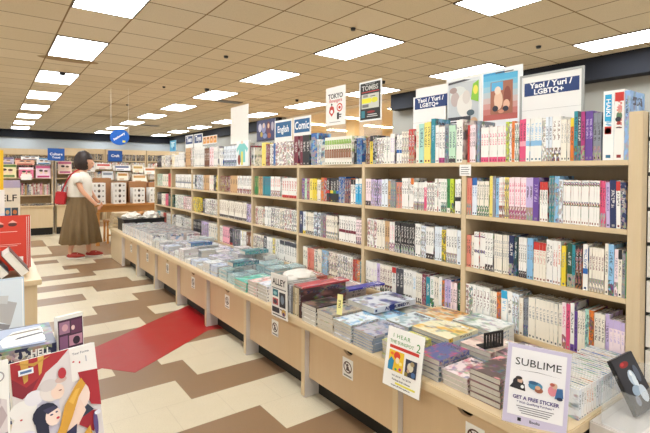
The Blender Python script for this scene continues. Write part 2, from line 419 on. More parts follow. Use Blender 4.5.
PAL={'w': 'f2f0ea', 'c': 'f0e9da', 'k': '2a2a2e', 'r': 'c83a34', 'o': 'e0782c', 'y': 'e8cf3a', 'g': '3c8a4e', 'lg': 'bfe0c4', 't': '2f8d9c', 'b': '2f68b0', 'lb': '8fc0e4', 'n': '26325c', 'p': 'f0aab8', 'hp': 'e0557f', 'v': '6b4a9c', 'l': 'c9b6de', 'd': '4a4a52', 'm': '7a2a3c', 's': '8a8f98', 'tn': 'cda678', 'br': '7a4e30', 'co': 'e08a78', 'lm': 'c4d638', 'dt': '2c4c50', 'cy': '38a8d8', 'mg': 'b0387c', 'lw': 'e4ecf4', 'dg': '25503c', 'pw': 'f6e2e6', 'ye': 'f2e07a', 'mi': 'a9d8cc'}
RUNS=[
"""7.719,7.944,3,k,c,0,0.2|7.557,7.719,2,c,y,0,0.19|7.249,7.504,3,w,br,5,0.19|7.054,7.199,2,c,y,0,0.2|6.868,7.054,3,w,s,0,0.19|6.604,6.868,4,w,s,0,0.22|6.355,6.561,3,tn,br,0,0.27|6.197,6.355,2,w,r,5,0.26|5.829,6.197,7,w,s,0,0.27|5.657,5.829,3,br,s,0,0.24|5.526,5.657,2,pw,r,0,0.25|5.368,5.526,3,w,s,0,0.25|5.246,5.337,2,w,b,0,0.22|4.773,5.216,10,lw,b,1,0.24|4.696,4.773,2,w,lb,0,0.24|4.596,4.696,2,w,c,0,0.26|4.476,4.572,2,m,r,5,0.22|4.406,4.476,2,w,s,0,0.2|4.162,4.249,1,ye,y,0,0.24|4.079,4.162,2,m,r,5,0.22|3.997,4.079,2,w,n,5,0.22|3.957,3.997,1,b,w,0,0.22|3.622,3.957,5,w,r,5,0.24|3.469,3.622,2,m,w,0,0.27|3.356,3.469,2,k,w,0,0.27|3.248,3.340,1,b,lb,5,0.28|3.188,3.248,2,w,lb,5,0.22|2.782,2.820,2,dt,g,5,0.2|2.745,2.782,1,g,w,5,0.19|2.709,2.745,1,k,lb,0,0.18|2.650,2.709,1,b,lb,5,0.2|2.558,2.615,2,br,o,5,0.2|2.525,2.558,1,y,k,4,0.21|2.481,2.525,1,k,w,5,0.21|2.397,2.481,3,w,m,5,0.19|2.346,2.397,2,w,lg,0,0.19|2.296,2.346,2,w,l,0,0.21|2.276,2.296,1,k,w,0,0.19|2.228,2.276,2,w,b,3,0.2|2.162,2.228,3,c,g,5,0.22|2.108,2.162,2,r,w,5,0.23|2.073,2.099,1,c,co,0,0.25|2.029,2.073,1,mi,n,0,0.26|1.970,2.029,2,ye,r,0,0.265|1.937,1.970,1,t,lb,0,0.285|1.905,1.937,2,w,l,0,0.24|1.858,1.905,2,w,mg,6,0.23|1.827,1.858,1,s,t,5,0.24|1.774,1.827,2,lg,n,2,0.23|1.722,1.774,2,w,s,0,0.26|1.694,1.722,1,tn,c,0,0.24|1.673,1.694,1,r,o,0,0.22|1.631,1.673,3,pw,r,0,0.22|1.604,1.624,1,s,lb,5,0.24|1.438,1.597,9,w,hp,6,0.2|1.420,1.438,1,lm,k,5,0.22|1.402,1.420,1,w,n,5,0.21|1.385,1.402,1,o,w,0,0.22|1.361,1.385,2,w,g,5,0.21|1.321,1.358,2,hp,p,3,0.225|1.234,1.321,4,w,lb,3,0.225|1.213,1.234,1,w,v,5,0.22|1.182,1.213,2,lw,k,1,0.225|1.137,1.182,2,w,br,1,0.225|1.093,1.137,3,c,s,0,0.205|1.076,1.093,1,o,y,4,0.21|1.058,1.076,1,t,k,1,0.24|1.041,1.058,1,d,t,1,0.235|1.023,1.041,1,mg,k,1,0.235|0.987,1.023,2,v,l,0,0.235|0.952,0.987,2,s,k,1,0.225""",
"""7.663,7.943,4,lg,w,5,0.2|7.347,7.663,3,c,g,0,0.2|7.149,7.347,2,r,co,0,0.21|6.195,7.005,10,w,s,3,0.2|5.862,6.119,4,lw,n,5,0.2|5.655,5.862,3,tn,o,0,0.2|5.523,5.655,2,c,p,0,0.2|5.459,5.523,1,k,w,0,0.2|5.365,5.428,1,y,k,0,0.2|5.012,5.304,7,m,ye,5,0.19|4.822,5.012,3,tn,co,0,0.2|4.473,4.822,8,w,r,1,0.2|4.312,4.403,2,g,tn,0,0.2|4.224,4.312,2,tn,m,0,0.2|4.055,4.224,5,t,m,0,0.2|3.857,4.055,5,w,co,1,0.2|3.567,3.838,6,w,r,6,0.19|3.433,3.482,1,v,r,5,0.19|3.400,3.433,1,lg,g,0,0.19|3.353,3.400,1,mg,t,5,0.19|3.306,3.353,1,ye,t,0,0.19|3.244,3.306,2,y,w,0,0.19|3.184,3.244,2,c,s,0,0.18|3.141,3.184,1,o,y,5,0.2|3.097,3.141,1,r,w,5,0.2|3.055,3.097,1,k,r,3,0.2|3.013,3.055,1,k,y,3,0.2|2.973,3.013,1,k,g,3,0.2|2.932,2.973,1,k,b,3,0.2|2.854,2.932,2,b,w,5,0.21|2.778,2.854,3,n,o,5,0.2|2.717,2.778,2,w,k,4,0.19|2.646,2.717,2,cy,w,4,0.2|2.543,2.623,3,pw,k,2,0.2|2.424,2.543,5,l,d,5,0.195|2.362,2.424,2,lw,s,0,0.2|2.332,2.362,1,tn,o,1,0.19|2.282,2.332,2,s,t,5,0.19|2.224,2.282,2,co,w,5,0.18|2.140,2.224,4,w,c,0,0.21|2.113,2.140,1,w,o,4,0.21|2.025,2.113,5,w,m,1,0.185|2.000,2.025,1,hp,w,4,0.19|1.933,2.000,3,w,r,5,0.185|1.909,1.933,1,w,r,0,0.21|1.885,1.909,1,w,b,0,0.21|1.838,1.885,3,w,g,1,0.21|1.815,1.838,1,g,w,6,0.21|1.788,1.815,1,lm,dg,1,0.21|1.733,1.777,2,w,k,3,0.21|1.655,1.690,2,co,r,1,0.22|1.620,1.655,2,lw,b,4,0.22|1.540,1.620,5,c,g,1,0.2|1.515,1.537,1,ye,y,0,0.23|1.496,1.515,1,s,l,0,0.23|1.477,1.496,1,lb,w,0,0.22|1.440,1.477,3,w,r,1,0.225|1.416,1.440,2,ye,v,5,0.225|1.317,1.416,6,pw,hp,1,0.225|1.278,1.317,2,l,dg,1,0.225|1.246,1.278,1,v,l,0,0.225|1.198,1.240,3,w,r,4,0.205|1.168,1.193,2,t,g,5,0.235|1.142,1.168,1,lb,n,5,0.235|1.123,1.142,1,lw,s,5,0.22|0.952,1.123,14,w,co,7,0.215|0.926,0.952,2,hp,pw,1,0.215|0.909,0.926,1,l,v,0,0.21|0.882,0.909,1,n,w,0,0.22|0.864,0.882,1,w,r,4,0.215|0.840,0.864,1,n,tn,5,0.21""",
"""7.716,7.942,3,k,g,0,0.2|7.501,7.716,2,c,s,0,0.19|7.346,7.501,2,hp,k,0,0.19|7.099,7.346,3,dg,s,0,0.19|6.643,7.004,5,w,lg,5,0.2|6.271,6.643,5,pw,r,5,0.19|5.931,6.232,4,y,k,5,0.2|5.824,5.895,1,d,w,0,0.19|5.363,5.824,8,w,br,5,0.2|4.591,5.332,14,c,br,2,0.21|4.470,4.591,2,l,d,5,0.2|4.199,4.377,4,c,r,5,0.19|4.052,4.178,3,w,s,0,0.2|3.873,4.052,4,w,k,5,0.2|3.778,3.873,2,c,s,5,0.2|3.651,3.778,3,w,r,5,0.2|3.563,3.651,3,w,k,5,0.2|3.462,3.512,1,n,s,0,0.2|3.413,3.462,1,lw,y,6,0.2|3.287,3.413,5,c,s,2,0.195|3.181,3.287,2,lw,n,5,0.205|3.108,3.181,2,s,hp,5,0.2|2.955,3.108,5,c,k,1,0.195|2.713,2.929,7,w,m,3,0.205|2.642,2.713,3,pw,m,1,0.19|2.474,2.584,3,w,r,5,0.21|2.389,2.474,3,c,s,0,0.21|2.338,2.389,2,tn,k,1,0.21|2.288,2.338,2,w,p,1,0.21|2.100,2.288,7,k,w,1,0.215|2.047,2.100,2,w,n,0,0.215|2.004,2.047,2,lw,n,5,0.21|1.937,2.004,3,w,k,2,0.205|1.873,1.929,3,lw,s,0,0.215|1.841,1.873,1,y,k,5,0.2|1.758,1.841,4,w,c,1,0.21|1.729,1.758,1,lw,b,0,0.21|1.657,1.700,2,co,br,0,0.19|1.636,1.657,1,c,r,0,0.19|1.562,1.636,4,w,r,7,0.215|1.510,1.562,3,w,k,2,0.215|1.411,1.504,7,c,s,0,0.215|1.382,1.411,1,n,lb,1,0.22|1.364,1.382,1,dt,t,1,0.21|1.307,1.353,4,w,k,2,0.215|1.274,1.307,2,lb,s,0,0.215|1.204,1.271,4,c,r,4,0.2|1.184,1.204,1,w,r,0,0.22|1.168,1.184,1,w,b,0,0.22|1.143,1.168,2,w,r,0,0.22|1.128,1.143,1,w,o,0,0.22|1.104,1.126,1,y,s,0,0.2|1.075,1.099,1,dg,t,1,0.215|1.060,1.075,1,t,k,1,0.21|1.028,1.060,2,k,o,5,0.21|1.000,1.023,1,w,b,3,0.22|0.930,0.996,5,c,m,1,0.21|0.911,0.926,1,c,k,0,0.235|0.888,0.911,1,lb,n,1,0.235|0.871,0.888,1,pw,s,1,0.215|0.855,0.871,1,c,k,4,0.215|0.841,0.855,1,s,k,5,0.2|0.829,0.841,1,g,lg,0,0.21""",
"""7.770,7.940,2,t,w,0,0.2|7.606,7.770,2,w,s,0,0.19|7.447,7.606,2,r,p,0,0.19|7.145,7.447,4,w,n,0,0.19|6.728,7.002,4,w,k,0,0.2|6.269,6.684,6,w,s,5,0.19|5.966,6.230,4,k,s,0,0.2|5.684,5.929,4,l,d,5,0.2|5.423,5.684,4,c,lb,0,0.2|5.238,5.329,2,c,s,0,0.2|5.035,5.238,3,p,k,0,0.2|4.924,5.035,2,k,r,6,0.2|4.739,4.952,4,d,s,5,0.2|4.588,4.739,3,w,ye,0,0.2|4.467,4.588,2,br,r,6,0.2|4.196,4.444,6,c,br,5,0.2|4.132,4.196,1,d,w,0,0.2|4.008,4.132,3,w,s,0,0.2|3.948,4.008,1,ye,w,5,0.2|3.870,3.948,2,w,s,0,0.2|3.560,3.870,7,w,d,4,0.2|3.378,3.459,2,c,s,0,0.195|3.283,3.378,3,co,r,0,0.19|3.222,3.283,2,c,k,5,0.19|3.163,3.222,1,c,ye,0,0.2|3.076,3.163,2,lb,w,5,0.2|2.938,3.062,4,c,m,5,0.2|2.746,2.938,6,w,n,5,0.2|2.698,2.746,2,r,co,5,0.185|2.662,2.698,1,o,w,5,0.185|2.638,2.662,1,t,w,0,0.185|2.536,2.627,3,w,s,1,0.2|2.470,2.536,2,w,l,1,0.2|2.438,2.470,1,l,w,6,0.2|2.314,2.438,5,c,m,1,0.2|2.274,2.314,1,w,r,4,0.2|2.207,2.274,2,d,s,0,0.2|2.123,2.197,3,w,c,2,0.205|2.087,2.123,1,w,lb,0,0.2|2.034,2.087,3,c,m,2,0.2|2.000,2.034,1,m,p,5,0.2|1.966,2.000,1,t,w,0,0.19|1.933,1.966,1,w,g,1,0.2|1.893,1.933,2,c,k,0,0.2|1.869,1.893,1,w,lb,0,0.21|1.845,1.869,1,o,br,5,0.19|1.799,1.845,2,l,b,1,0.205|1.754,1.799,3,pw,r,0,0.195|1.724,1.746,1,dg,t,0,0.2|1.667,1.695,1,w,r,5,0.21|1.639,1.667,1,w,g,5,0.21|1.525,1.639,5,w,m,2,0.21|1.481,1.525,3,c,k,2,0.2|1.456,1.481,1,o,br,5,0.2|1.419,1.456,1,w,cy,4,0.22|1.389,1.419,1,w,lb,0,0.22|1.348,1.389,2,lw,n,5,0.215|1.325,1.348,1,c,tn,0,0.2|1.297,1.325,2,s,b,1,0.2|1.119,1.297,9,c,s,0,0.215|1.099,1.119,1,pw,hp,1,0.23|1.080,1.099,1,hp,w,0,0.225|1.061,1.080,1,w,v,6,0.235|1.046,1.061,1,v,k,0,0.2|1.010,1.044,3,c,o,0,0.205|0.991,1.010,1,mi,t,5,0.22|0.969,0.991,1,o,k,5,0.22|0.921,0.969,3,c,m,2,0.215|0.904,0.921,1,l,w,0,0.22|0.823,0.904,5,pw,l,4,0.2"""
]
puck(1.016, 9.07, .055, .05, 'dark round detector under the edge of a left row light', 'ceiling_detector', 'detector')
puck(5.875, 3.22, .035, .03, 'small dark sprinkler head near the right wall', 'sprinkler', 'sprinkler')
puck(3.587, 8.98, .05, .05, 'dark round detector beside a middle row light', 'ceiling_detector', 'detector')
puck(2.812, 9.29, .03, .03, 'small sprinkler left of the middle light row', 'sprinkler', 'sprinkler')
puck(2.795, 6.27, .035, .03, 'small dark sprinkler head in mid ceiling', 'sprinkler', 'sprinkler')
puck(2.83, 12.38, .035, .03, 'far small sprinkler near the blue disc sign', 'sprinkler', 'sprinkler')
puck(5.864, 6.18, .045, .05, 'dark round detector behind the black poster', 'ceiling_detector', 'detector')
puck(5.784, 8.99, .04, .05, 'dark round detector above the comic sign', 'ceiling_detector', 'detector')
puck(3.44, 4.14, .03, .03, 'small pale sprinkler head near the middle row', 'sprinkler', 'sprinkler')
for (x, y, l) in ((4.66, 10.28, 'air vent behind the tall white panel'), (4.8, 17.5, 'distant air vent near the back of the ceiling')):
    t = thing('ceiling_vent', (x, y, CZ), 'brown slatted '+l, 'vent')
    simple('vent_frame', (x-.3, y-.15, CZ-.012), (x+.3, y+.15, CZ-.001), FRM, t)
    b = MB()
    for i in range(7): b.box((x-.27, y-.13+.04*i, CZ-.018), (x+.27, y-.115+.04*i, CZ-.0121))
    b.build('slats', METAL, t)

# ------------------------------------------------------------------ display counter
TOPZ = .474
LEGY = [.775, 1.515, 2.309, 3.104, 3.886, 4.68, 5.472, 6.285, 7.095]
FXX = 1.555; DX = 1.585
def no_sign(parent, y, z, x):
    """square sticker: dark ring with a bar over a small figure"""
    M = frame((x, y, z), (0, -1, 0), (0, 0, 1)) @ Matrix.Diagonal((1.5, 1.35, 1, 1))
    st = MB(); st.box((-.03, -.04, 0), (.03, .04, .0008), M=M); s_ = st.build('sticker', WHITE, parent)
    sh = []
    n = 20; ring = []
    b = MB()
    for i in range(n):
        a0, a1 = 6.28318*i/n, 6.28318*(i+1)/n
        b.face([M @ Vector((r*math.cos(a), r*math.sin(a)+.004, .0012)) for r, a in ((.019, a0), (.024, a0), (.024, a1), (.019, a1))], c=(.10, .04, .035))
    b.face([M @ Vector(p) for p in ((-.014, .022, .0012), (-.018, .018, .0012), (.014, -.014, .0012), (.018, -.010, .0012))], c=(.10, .04, .035))
    b.face([M @ Vector((x_, y_+.006, .001)) for x_, y_ in ell(0, .008, .005, .005, 8)], c=(.1, .09, .09))
    b.face([M @ Vector(p) for p in ((-.009, -.010, .001), (.009, -.010, .001), (.006, .008, .001), (-.006, .008, .001))], c=(.1, .09, .09))
    b.box((-.022, -.034, .0009), (.022, -.028, .001), M=M, c=(.2, .2, .2))
    b.build('sticker_print', VCOL, parent, attrs=True)
NEARC = ['nearest', 'second', 'third', 'fourth', 'fifth', 'sixth', 'seventh', 'farthest']
for i in range(8):
    y0, y1 = LEGY[i], LEGY[i+1]
    t = thing('display_cabinet', (1.9, (y0+y1)/2, 0), '%s low maple cabinet unit under the long display counter' % NEARC[i], 'cabinet', 'low cabinet units of the display counter')
    # leg panel: board with a kicked foot, wider below
    b = MB(); yy0 = y0+.0005
    P = [(FXX, .0), (FXX+.115, .0), (FXX+.115, .055), (1.63, .085), (1.63, .433), (FXX, .433)]
    M = Matrix(((1, 0, 0, 0), (0, 0, 1, 0), (0, 1, 0, 0), (0, 0, 0, 1)))
    b.prism(P, yy0, y0+.036, M=M); b.build('leg_panel', LEGW, t, bevel=.002)
    simple('leg_edge', (FXX-.004, yy0+.001, .012), (FXX-.0002, y0+.0355, .432), LAM, t)
    # door with half-round finger notch
    ya, yb = y0+.038, y1-.002; c = (ya+yb)/2
    top = .416
    poly = [(ya, .122), (yb, .122), (yb, top)] + [(c+.042*math.cos(a), top-.034*math.sin(a)) for a in [math.pi*k/8 for k in range(9)]] + [(ya, top)]
    Md = Matrix(((0, 0, 1, 0), (1, 0, 0, 0), (0, 1, 0, 0), (0, 0, 0, 1)))
    b = MB(); b.prism(poly, DX, DX+.018, M=Md); d = b.build('door', DOORM, t)
    no_sign(d, c-(.0 if i > 0 else .05), top-.105, DX-.0012)
    simple('kick_board', (1.66, y0+.037, 0), (1.67, y1-.001, .1304), BLACK, t)
    simple('cabinet_body', (DX+.09, y0+.0375, .1305), (2.27, y1-.0015, .430), BLACK, t)  # painted black for the dark inside showing through the finger notch
t = thing('display_cabinet', (1.9, 7.5, 0), 'plain closed end cabinet at the far end of the display counter', 'cabinet')
simple('cabinet_body', (FXX+.002, 7.132, 0), (2.27, 7.83, .433), LAM, t, bevel=.003)
simple('leg_panel', (FXX-.004, 7.0955, 0), (FXX+.03, 7.1315, .433), LEGW, t)
# worktop: long board with a rounded near corner
b = MB()
poly = [(2.285, .772), (2.285, 7.85), (1.535, 7.85), (1.535, .922)] + [(1.685-.15*math.cos(a), .922-.15*math.sin(a)) for a in [math.pi/2*k/8 for k in range(1, 9)]]
b.prism(poly[::-1], .4335, TOPZ)
o = b.build('counter_top', LAMY, None, bevel=.004); tag(o, 'long maple worktop of the display counter with a rounded near corner', 'counter')

# ------------------------------------------------------------------ bookcase bays
SX = 2.29; UPY = [.779, 1.706, 2.62, 3.535, 4.449, 5.364, 6.28, 7.19, 8.08]
SHZ = [.521, .832, 1.143, 1.4545]
BAYN = ['nearest', 'second', 'third', 'fourth', 'fifth', 'sixth', 'seventh', 'farthest']
for i in range(8):
    ya, yb = UPY[i], UPY[i+1]; th = .055 if i == 0 else .034
    t = thing('bookcase', (2.5, (ya+yb)/2, 0), '%s maple bookcase bay with four shelves of paperbacks' % BAYN[i], 'bookcase', 'maple bookcase bays in the long row')
    lo = ya if i == 0 else ya-th/2
    hi = lo+th
    simple('side_panel', (SX-.002, lo, 0), (SX+.28, hi, 1.668 if i == 0 else 1.47), LAM, t, bevel=.002)
    nx = yb-.017 if i < 7 else yb-.034
    if i == 7: simple('side_panel', (SX-.002, nx+.0005, 0), (SX+.28, nx+.034, 1.47), LAM, t, bevel=.002)
    for k, z in enumerate(SHZ):
        simple('shelf', (SX, hi+.0005, z-.024), (SX+.25, nx, z), LAMY, t, bevel=.0015)
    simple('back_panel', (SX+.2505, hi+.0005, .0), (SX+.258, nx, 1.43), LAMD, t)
    simple('plinth', (SX+.012, hi+.0005, 0), (SX+.024, nx, SHZ[0]-.0245), LAMY, t)
for (y, z, l) in ((1.70, 1.43, 'white price label on the upright between the two nearest bays'),):
    b = MB(); b.box((SX-.0045, y-.045, z-.055), (SX-.0025, y+.035, z+.012)); o = tag(b.build('price_label', WHITE), l, 'label')
    M = frame((SX-.0046, y-.005, z-.021), (0, -1, 0), (0, 0, 1)); b = MB()
    for q in range(4): b.box((-.03, -.024+.013*q, 0), (.03-.008*(q % 2), -.021+.013*q, .0004), M=M)
    b.build('label_print', INK, o)

# ------------------------------------------------------------------ books
rb = random.Random(11)
def book(mb, M, w, t, h, base, acc, sd, st, two=None):
    """spine on x=0 facing -x, thickness along y, height along z"""
    kw = dict(c=base, a=acc, sd=sd, st=st)
    cv = [(2, 0), (3, 0), (3, 1), (2, 1)]
    mb.face([M @ Vector(p) for p in ((0, t, 0), (0, 0, 0), (0, 0, h), (0, t, h))], uv=[(0, 0), (1, 0), (1, 1), (0, 1)], **kw)     # spine
    mb.face([M @ Vector(p) for p in ((0, 0, 0), (w, 0, 0), (w, 0, h), (0, 0, h))], uv=cv, **kw)
    mb.face([M @ Vector(p) for p in ((w, t, 0), (0, t, 0), (0, t, h), (w, t, h))], uv=[(3, 0), (2, 0), (2, 1), (3, 1)], **kw)
    q = min(.0015, t*.12); g = .003
    # cover rims and page block
    for ya, yb in ((0, q), (t-q, t)):
        mb.face([M @ Vector(p) for p in ((0, ya, h), (w, ya, h), (w, yb, h), (0, yb, h))], uv=[(.5, .01)]*4, **kw)
        mb.face([M @ Vector(p) for p in ((w, ya, 0), (w, yb, 0), (w, yb, h), (w, ya, h))], uv=[(.5, .01)]*4, **kw)
        mb.face([M @ Vector(p) for p in ((0, yb, 0), (w, yb, 0), (w, ya, 0), (0, ya, 0))], uv=[(.5, .01)]*4, **kw)
    mb.face([M @ Vector(p) for p in ((q, q, h-g), (w-g, q, h-g), (w-g, t-q, h-g), (q, t-q, h-g))])
    mb.face([M @ Vector(p) for p in ((w-g, q, 0), (w-g, t-q, 0), (w-g, t-q, h-g), (w-g, q, h-g))])
    mb.face([M @ Vector(p) for p in ((q, q, g), (q, t-q, g), (w-g, t-q, g), (w-g, q, g))])
    mb.face([M @ Vector(p) for p in ((0, q, h), (q, q, h), (q, t-q, h), (0, t-q, h))], uv=[(.5, .01)]*4, **kw)
CN = dict(w='white', c='cream', k='black', r='red', o='orange', y='yellow', g='green', lg='pale green', t='teal', b='blue', lb='light blue', n='navy', p='pink', hp='bright pink', v='purple', l='lilac', d='dark grey', m='maroon', s='grey', tn='tan', br='brown', co='coral', lm='lime', dt='dark teal', cy='sky blue', mg='magenta', lw='bluish white', dg='dark green', pw='pinkish white', ye='pale yellow', mi='mint')
ROWN = ['top', 'second', 'third', 'bottom']; ROWZ = [SHZ[3], SHZ[2], SHZ[1], SHZ[0]]
allb = []
for ri, row in enumerate(RUNS):
    per = []
    for e, rn in enumerate(row.split('|')):
        y1, y0, n, b_, a_, st, h = rn.split(','); y1, y0, n, st, h = float(y1), float(y0), int(n), int(st), float(h)
        # y0 is the far edge (left in view), y1 the near edge
        far, near = max(y0, y1), min(y0, y1)
        for q in range(n):
            th = (far-near)/n
            yc = far-th*(q+.5)
            bay = max(0, sum(yc > u for u in UPY[1:]))
            bay = min(bay, 7)
            lo_ = UPY[bay]+(.055 if bay == 0 else .0175); hi_ = UPY[bay+1]-.0175
            ya, yb = yc-th/2, yc+th/2
            if yb > hi_: yb = hi_
            if ya < lo_: ya = lo_
            if yb-ya < .006: continue
            per.append([ya+.0004, yb-.0004, b_, a_, st, h+rb.uniform(-.0015, .0015), rn.__hash__() % 997 if False else (ri*131+e*7.31), bay, ri])
    per.sort(key=lambda r: -r[1])
    cnt = {}
    for r_i in per:
        cnt[r_i[7]] = cnt.get(r_i[7], 0)+1; r_i.append(cnt[r_i[7]]); allb.append(r_i)
def ordn(n): return '%d%s' % (n, 'th' if 10 <= n % 100 <= 20 else {1: 'st', 2: 'nd', 3: 'rd'}.get(n % 10, 'th'))
allb.sort(key=lambda r: r[0])
INDIV = 292
rest = MB()
lean = {}
for idx, (ya, yb, b_, a_, st, h, sd, bay, ri, no) in enumerate(allb):
    z = ROWZ[ri]+.0006
    h = min(h, .284) if ri else h
    dep = rb.uniform(.004, .012); w_ = .13 if h < .215 else .15
    t_ = yb-ya
    M = Matrix.Translation((SX+dep, ya, z))
    if ri == 1 and bay == 0 and ya < .94:       # the last few lean towards the post
        M = Matrix.Translation((SX+dep, ya, z)) @ Matrix.Rotation(R(-1.0), 4, 'X')
    if idx < INDIV:
        m_ = MB(); book(m_, M, w_, t_, h, lin(PAL[b_]), lin(PAL[a_]), sd, st)
        o = m_.build('paperback', BOOK, attrs=True)
        bn = {0: 'nearest', 1: 'second nearest', 2: 'third nearest'}.get(bay, BAYN[bay])
        size = 'thin ' if t_ < .014 else ('thick ' if t_ > .034 else '')
        tag(o, '%s%s paperback with %s markings, %s from left, %s shelf of %s bay' % (size, CN[b_], CN[a_] if CN[a_] != CN[b_] else 'dark', ordn(no), ROWN[ri], bn), 'book', 'paperbacks shelved upright in the near bays')
    else: book(rest, M, w_, t_, h, lin(PAL[b_]), lin(PAL[a_]), sd+idx*.01*(st == 5), st)

# oversized volumes standing in front or on the near top shelf
def special(y0, y1, x, h, base, acc, st, sd, lab, w=.17, name='large_book'):
    m_ = MB(); book(m_, Matrix.Translation((x, y0, SHZ[3]+.0006)), w, y1-y0, h, lin(base), lin(acc), sd, st); o = m_.build(name, BOOK, attrs=True); tag(o, lab, 'book'); return o
def onx_y(*a): pass
o = special(.8965, .942, SX+.004, .318, 'f3f3f0', '1f9fd0', 0, 1.1, 'tall white omnibus with a cyan title panel on top shelf, nearest post')
M = frame((SX+.0035, .919, SHZ[3]+.03), (0, -1, 0), (0, 0, 1)); b = MB()
b.box((-.016, .15, 0), (.012, .272, .0004), M=M); b.build('title_panel', flat('cyan_print', '2aa6d6'), o)
text_mesh('spine_title', 'HAIKI', .026, WINK, M @ Matrix.Translation((-.002, .211, .0006)) @ Matrix.Rotation(R(-90), 4, 'Z'), o, .02, sx=1.25)
b = MB(); b.box((-.016, .09, 0), (.012, .125, .0004), M=M); b.face([M @ Vector((x_, y_, .0004)) for x_, y_ in ell(-.002, .105, .014, .014)], c=lin('d03028')); b.build('round_print', flat('red_print', 'cf3a30'), o)
o = special(.855, .8955, SX+.004, .318, 'f0eee8', 'cf2a22', 0, 2.1, 'tall white omnibus with a red block at the spine top, beside the cyan one')
M = frame((SX+.0035, .875, SHZ[3]+.035), (0, -1, 0), (0, 0, 1)); b = MB()
b.box((-.018, .232, 0), (.018, .272, .0004), M=M); b.build('red_block', REDINK, o)
art('spine_figure', M, [('5a7a5c', ell(0, .165, .012, .02)), ('caa58c', ell(.002, .185, .007, .008)), ('2c2a34', ell(-.004, .150, .012, .012)), ('b0433a', rc(-.008, .125, .006, .14)), ('3a3a40', rc(-.012, .11, .012, .114))], VCOL, o, .0004)
o = special(.8345, .8538, SX+.004, .31, '8fb3e0', 'dcebf8', 5, 3.3, 'tall light blue large book with rainbow arc art against the end post')

# the set of identical cased books with green and brown spine bands, third bay top shelf
t = thing('boxed_set', (SX, 2.9, SHZ[3]), 'white slipcased comic set with a green title row and brown pattern row', 'boxed set')
m_ = MB()
for i in range(11):
    y1_ = 3.10-.0325*i
    book(m_, Matrix.Translation((SX-.012, y1_-.0318, SHZ[3]+.0006)), .16, .0318, .225, lin('f3efe4'), lin('8fae4c'), 7, 0)
b = MB(); M = frame((SX-.0125, 3.10, SHZ[3]), (0, -1, 0), (0, 0, 1))
m_.build('volumes', BOOK, t, attrs=True)
sh = []
for i in range(11):
    xx = .003+.0325*i
    sh += [('8fb94e', rc(xx, .165, xx+.025, .20)), ('c8dc9a', rc(xx+.008, .17, xx+.014, .195)), ('8c5238', rc(xx, .055, xx+.025, .125)), ('d9b89c', rc(xx+.01, .06, xx+.017, .115))]
art('spine_bands', M, sh, VCOL, t.children[0], .0004)
# small things on top: binders in the fourth bay are ordinary runs
# ------------------------------------------------------------------ piles on the counter
LYC = {}
def lying(x0, x1, y0, y1, z, t, base, acc, st, sd, name='stacked_book', rot=0):
    """book lying flat, spine facing the camera side (-y)"""
    m_ = MB(); cx, cy = (x0+x1)/2, (y0+y1)/2
    M = Matrix.Translation((cx, cy, z)) @ Matrix.Rotation(rot, 4, 'Z') @ Matrix.Translation((x0-cx, y0-cy, 0)) @ Matrix(((0, 0, 1, 0), (1, 0, 0, 0), (0, 1, 0, 0), (0, 0, 0, 1)))
    book(m_, M, y1-y0, t, x1-x0, base, acc, sd, st); return m_.build(name, BOOK, attrs=True)
POS = {1: ['only'], 2: ['bottom', 'top'], 3: ['bottom', 'middle', 'top'], 4: ['bottom', 'second lowest', 'second highest', 'top'],
       5: ['bottom', 'second lowest', 'middle', 'second highest', 'top'], 6: ['bottom', 'second lowest', 'third lowest', 'third highest', 'second highest', 'top']}
ri_ = random.Random(5)
def pile(x0, x1, y0, y1, n, t, spine, acc, st, sd, what, where, top=None, z=TOPZ):
    z += .0006
    for i in range(n):
        dx, dy = ri_.uniform(-.003, .003), ri_.uniform(-.002, .002)
        c, a, s_ = (lin(spine), lin(acc), sd)
        if top and i == n-1: c, a, s_ = lin(top[0]), lin(top[1]), top[2]
        o = lying(x0+dx, x1+dx, y0+dy, y1+dy, z, t-.0006, c, a, st, s_, rot=R(ri_.uniform(-1.2, 1.2)))
        tag(o, '%s %s %s' % (POS[n][i] + (' book of' if n > 1 else ' book'), what, where), 'book', what+' '+where); z += t
    return z
FR_ = 1.578
pile(1.585, 1.80, 1.005, 1.143, 5, .0235, '8f6b6b', '3a2226', 5, 1.3, 'the pink and brown spined stack', 'beside the free sticker sign', ('5b4a48', 'e8a0a4', 31.7))
pile(1.585, 1.79, 1.152, 1.283, 3, .022, 'efe4e0', '7c2c3c', 5, 2.3, 'the low white and pink stack', 'left of the tallest front stack', ('f0e0e0', 'dc7c8c', 12.1))
pile(1.575, 1.79, 1.295, 1.432, 4, .0235, 'cfc8cc', '46507c', 5, 3.9, 'the purple covered stack', 'right of the sunspot sign', ('54609a', 'c84c64', 5.2))
pile(1.56, 1.77, 1.50, 1.635, 4, .023, 'd8cf8c', '8c8c4c', 5, 4.4, 'the yellow green stack', 'behind the sunspot sign', ('c9c65a', 'f0e8a0', 9.2))
pile(1.56, 1.785, 1.70, 1.858, 6, .0145, '8c9cb4', 'e8ecf0', 3, 5.4, 'the blue grey magazine stack', 'left of the sunspot sign', ('b9b8c4', '788cb0', 17.2))
pile(1.553, 1.77, 1.868, 2.022, 5, .0193, 'eef1f4', '9cb4cc', 5, 6.1, 'the white backed stack', 'under a pale blue cover', ('dfeaf4', '7cb4dc', 21.4))
pile(1.553, 1.77, 2.032, 2.185, 4, .027, 'd9cdb4', '8c7c64', 0, 7.7, 'the thick tan paged stack', 'next to the yellow price tag', ('b4a894', '6c7c8c', 44.2))
pile(1.553, 1.78, 2.195, 2.345, 4, .0277, 'f0eee8', '202024', 0, 8.8, 'the white spined black covered stack', 'below the red standing books', ('3c3634', '9c7c6c', 3.6))
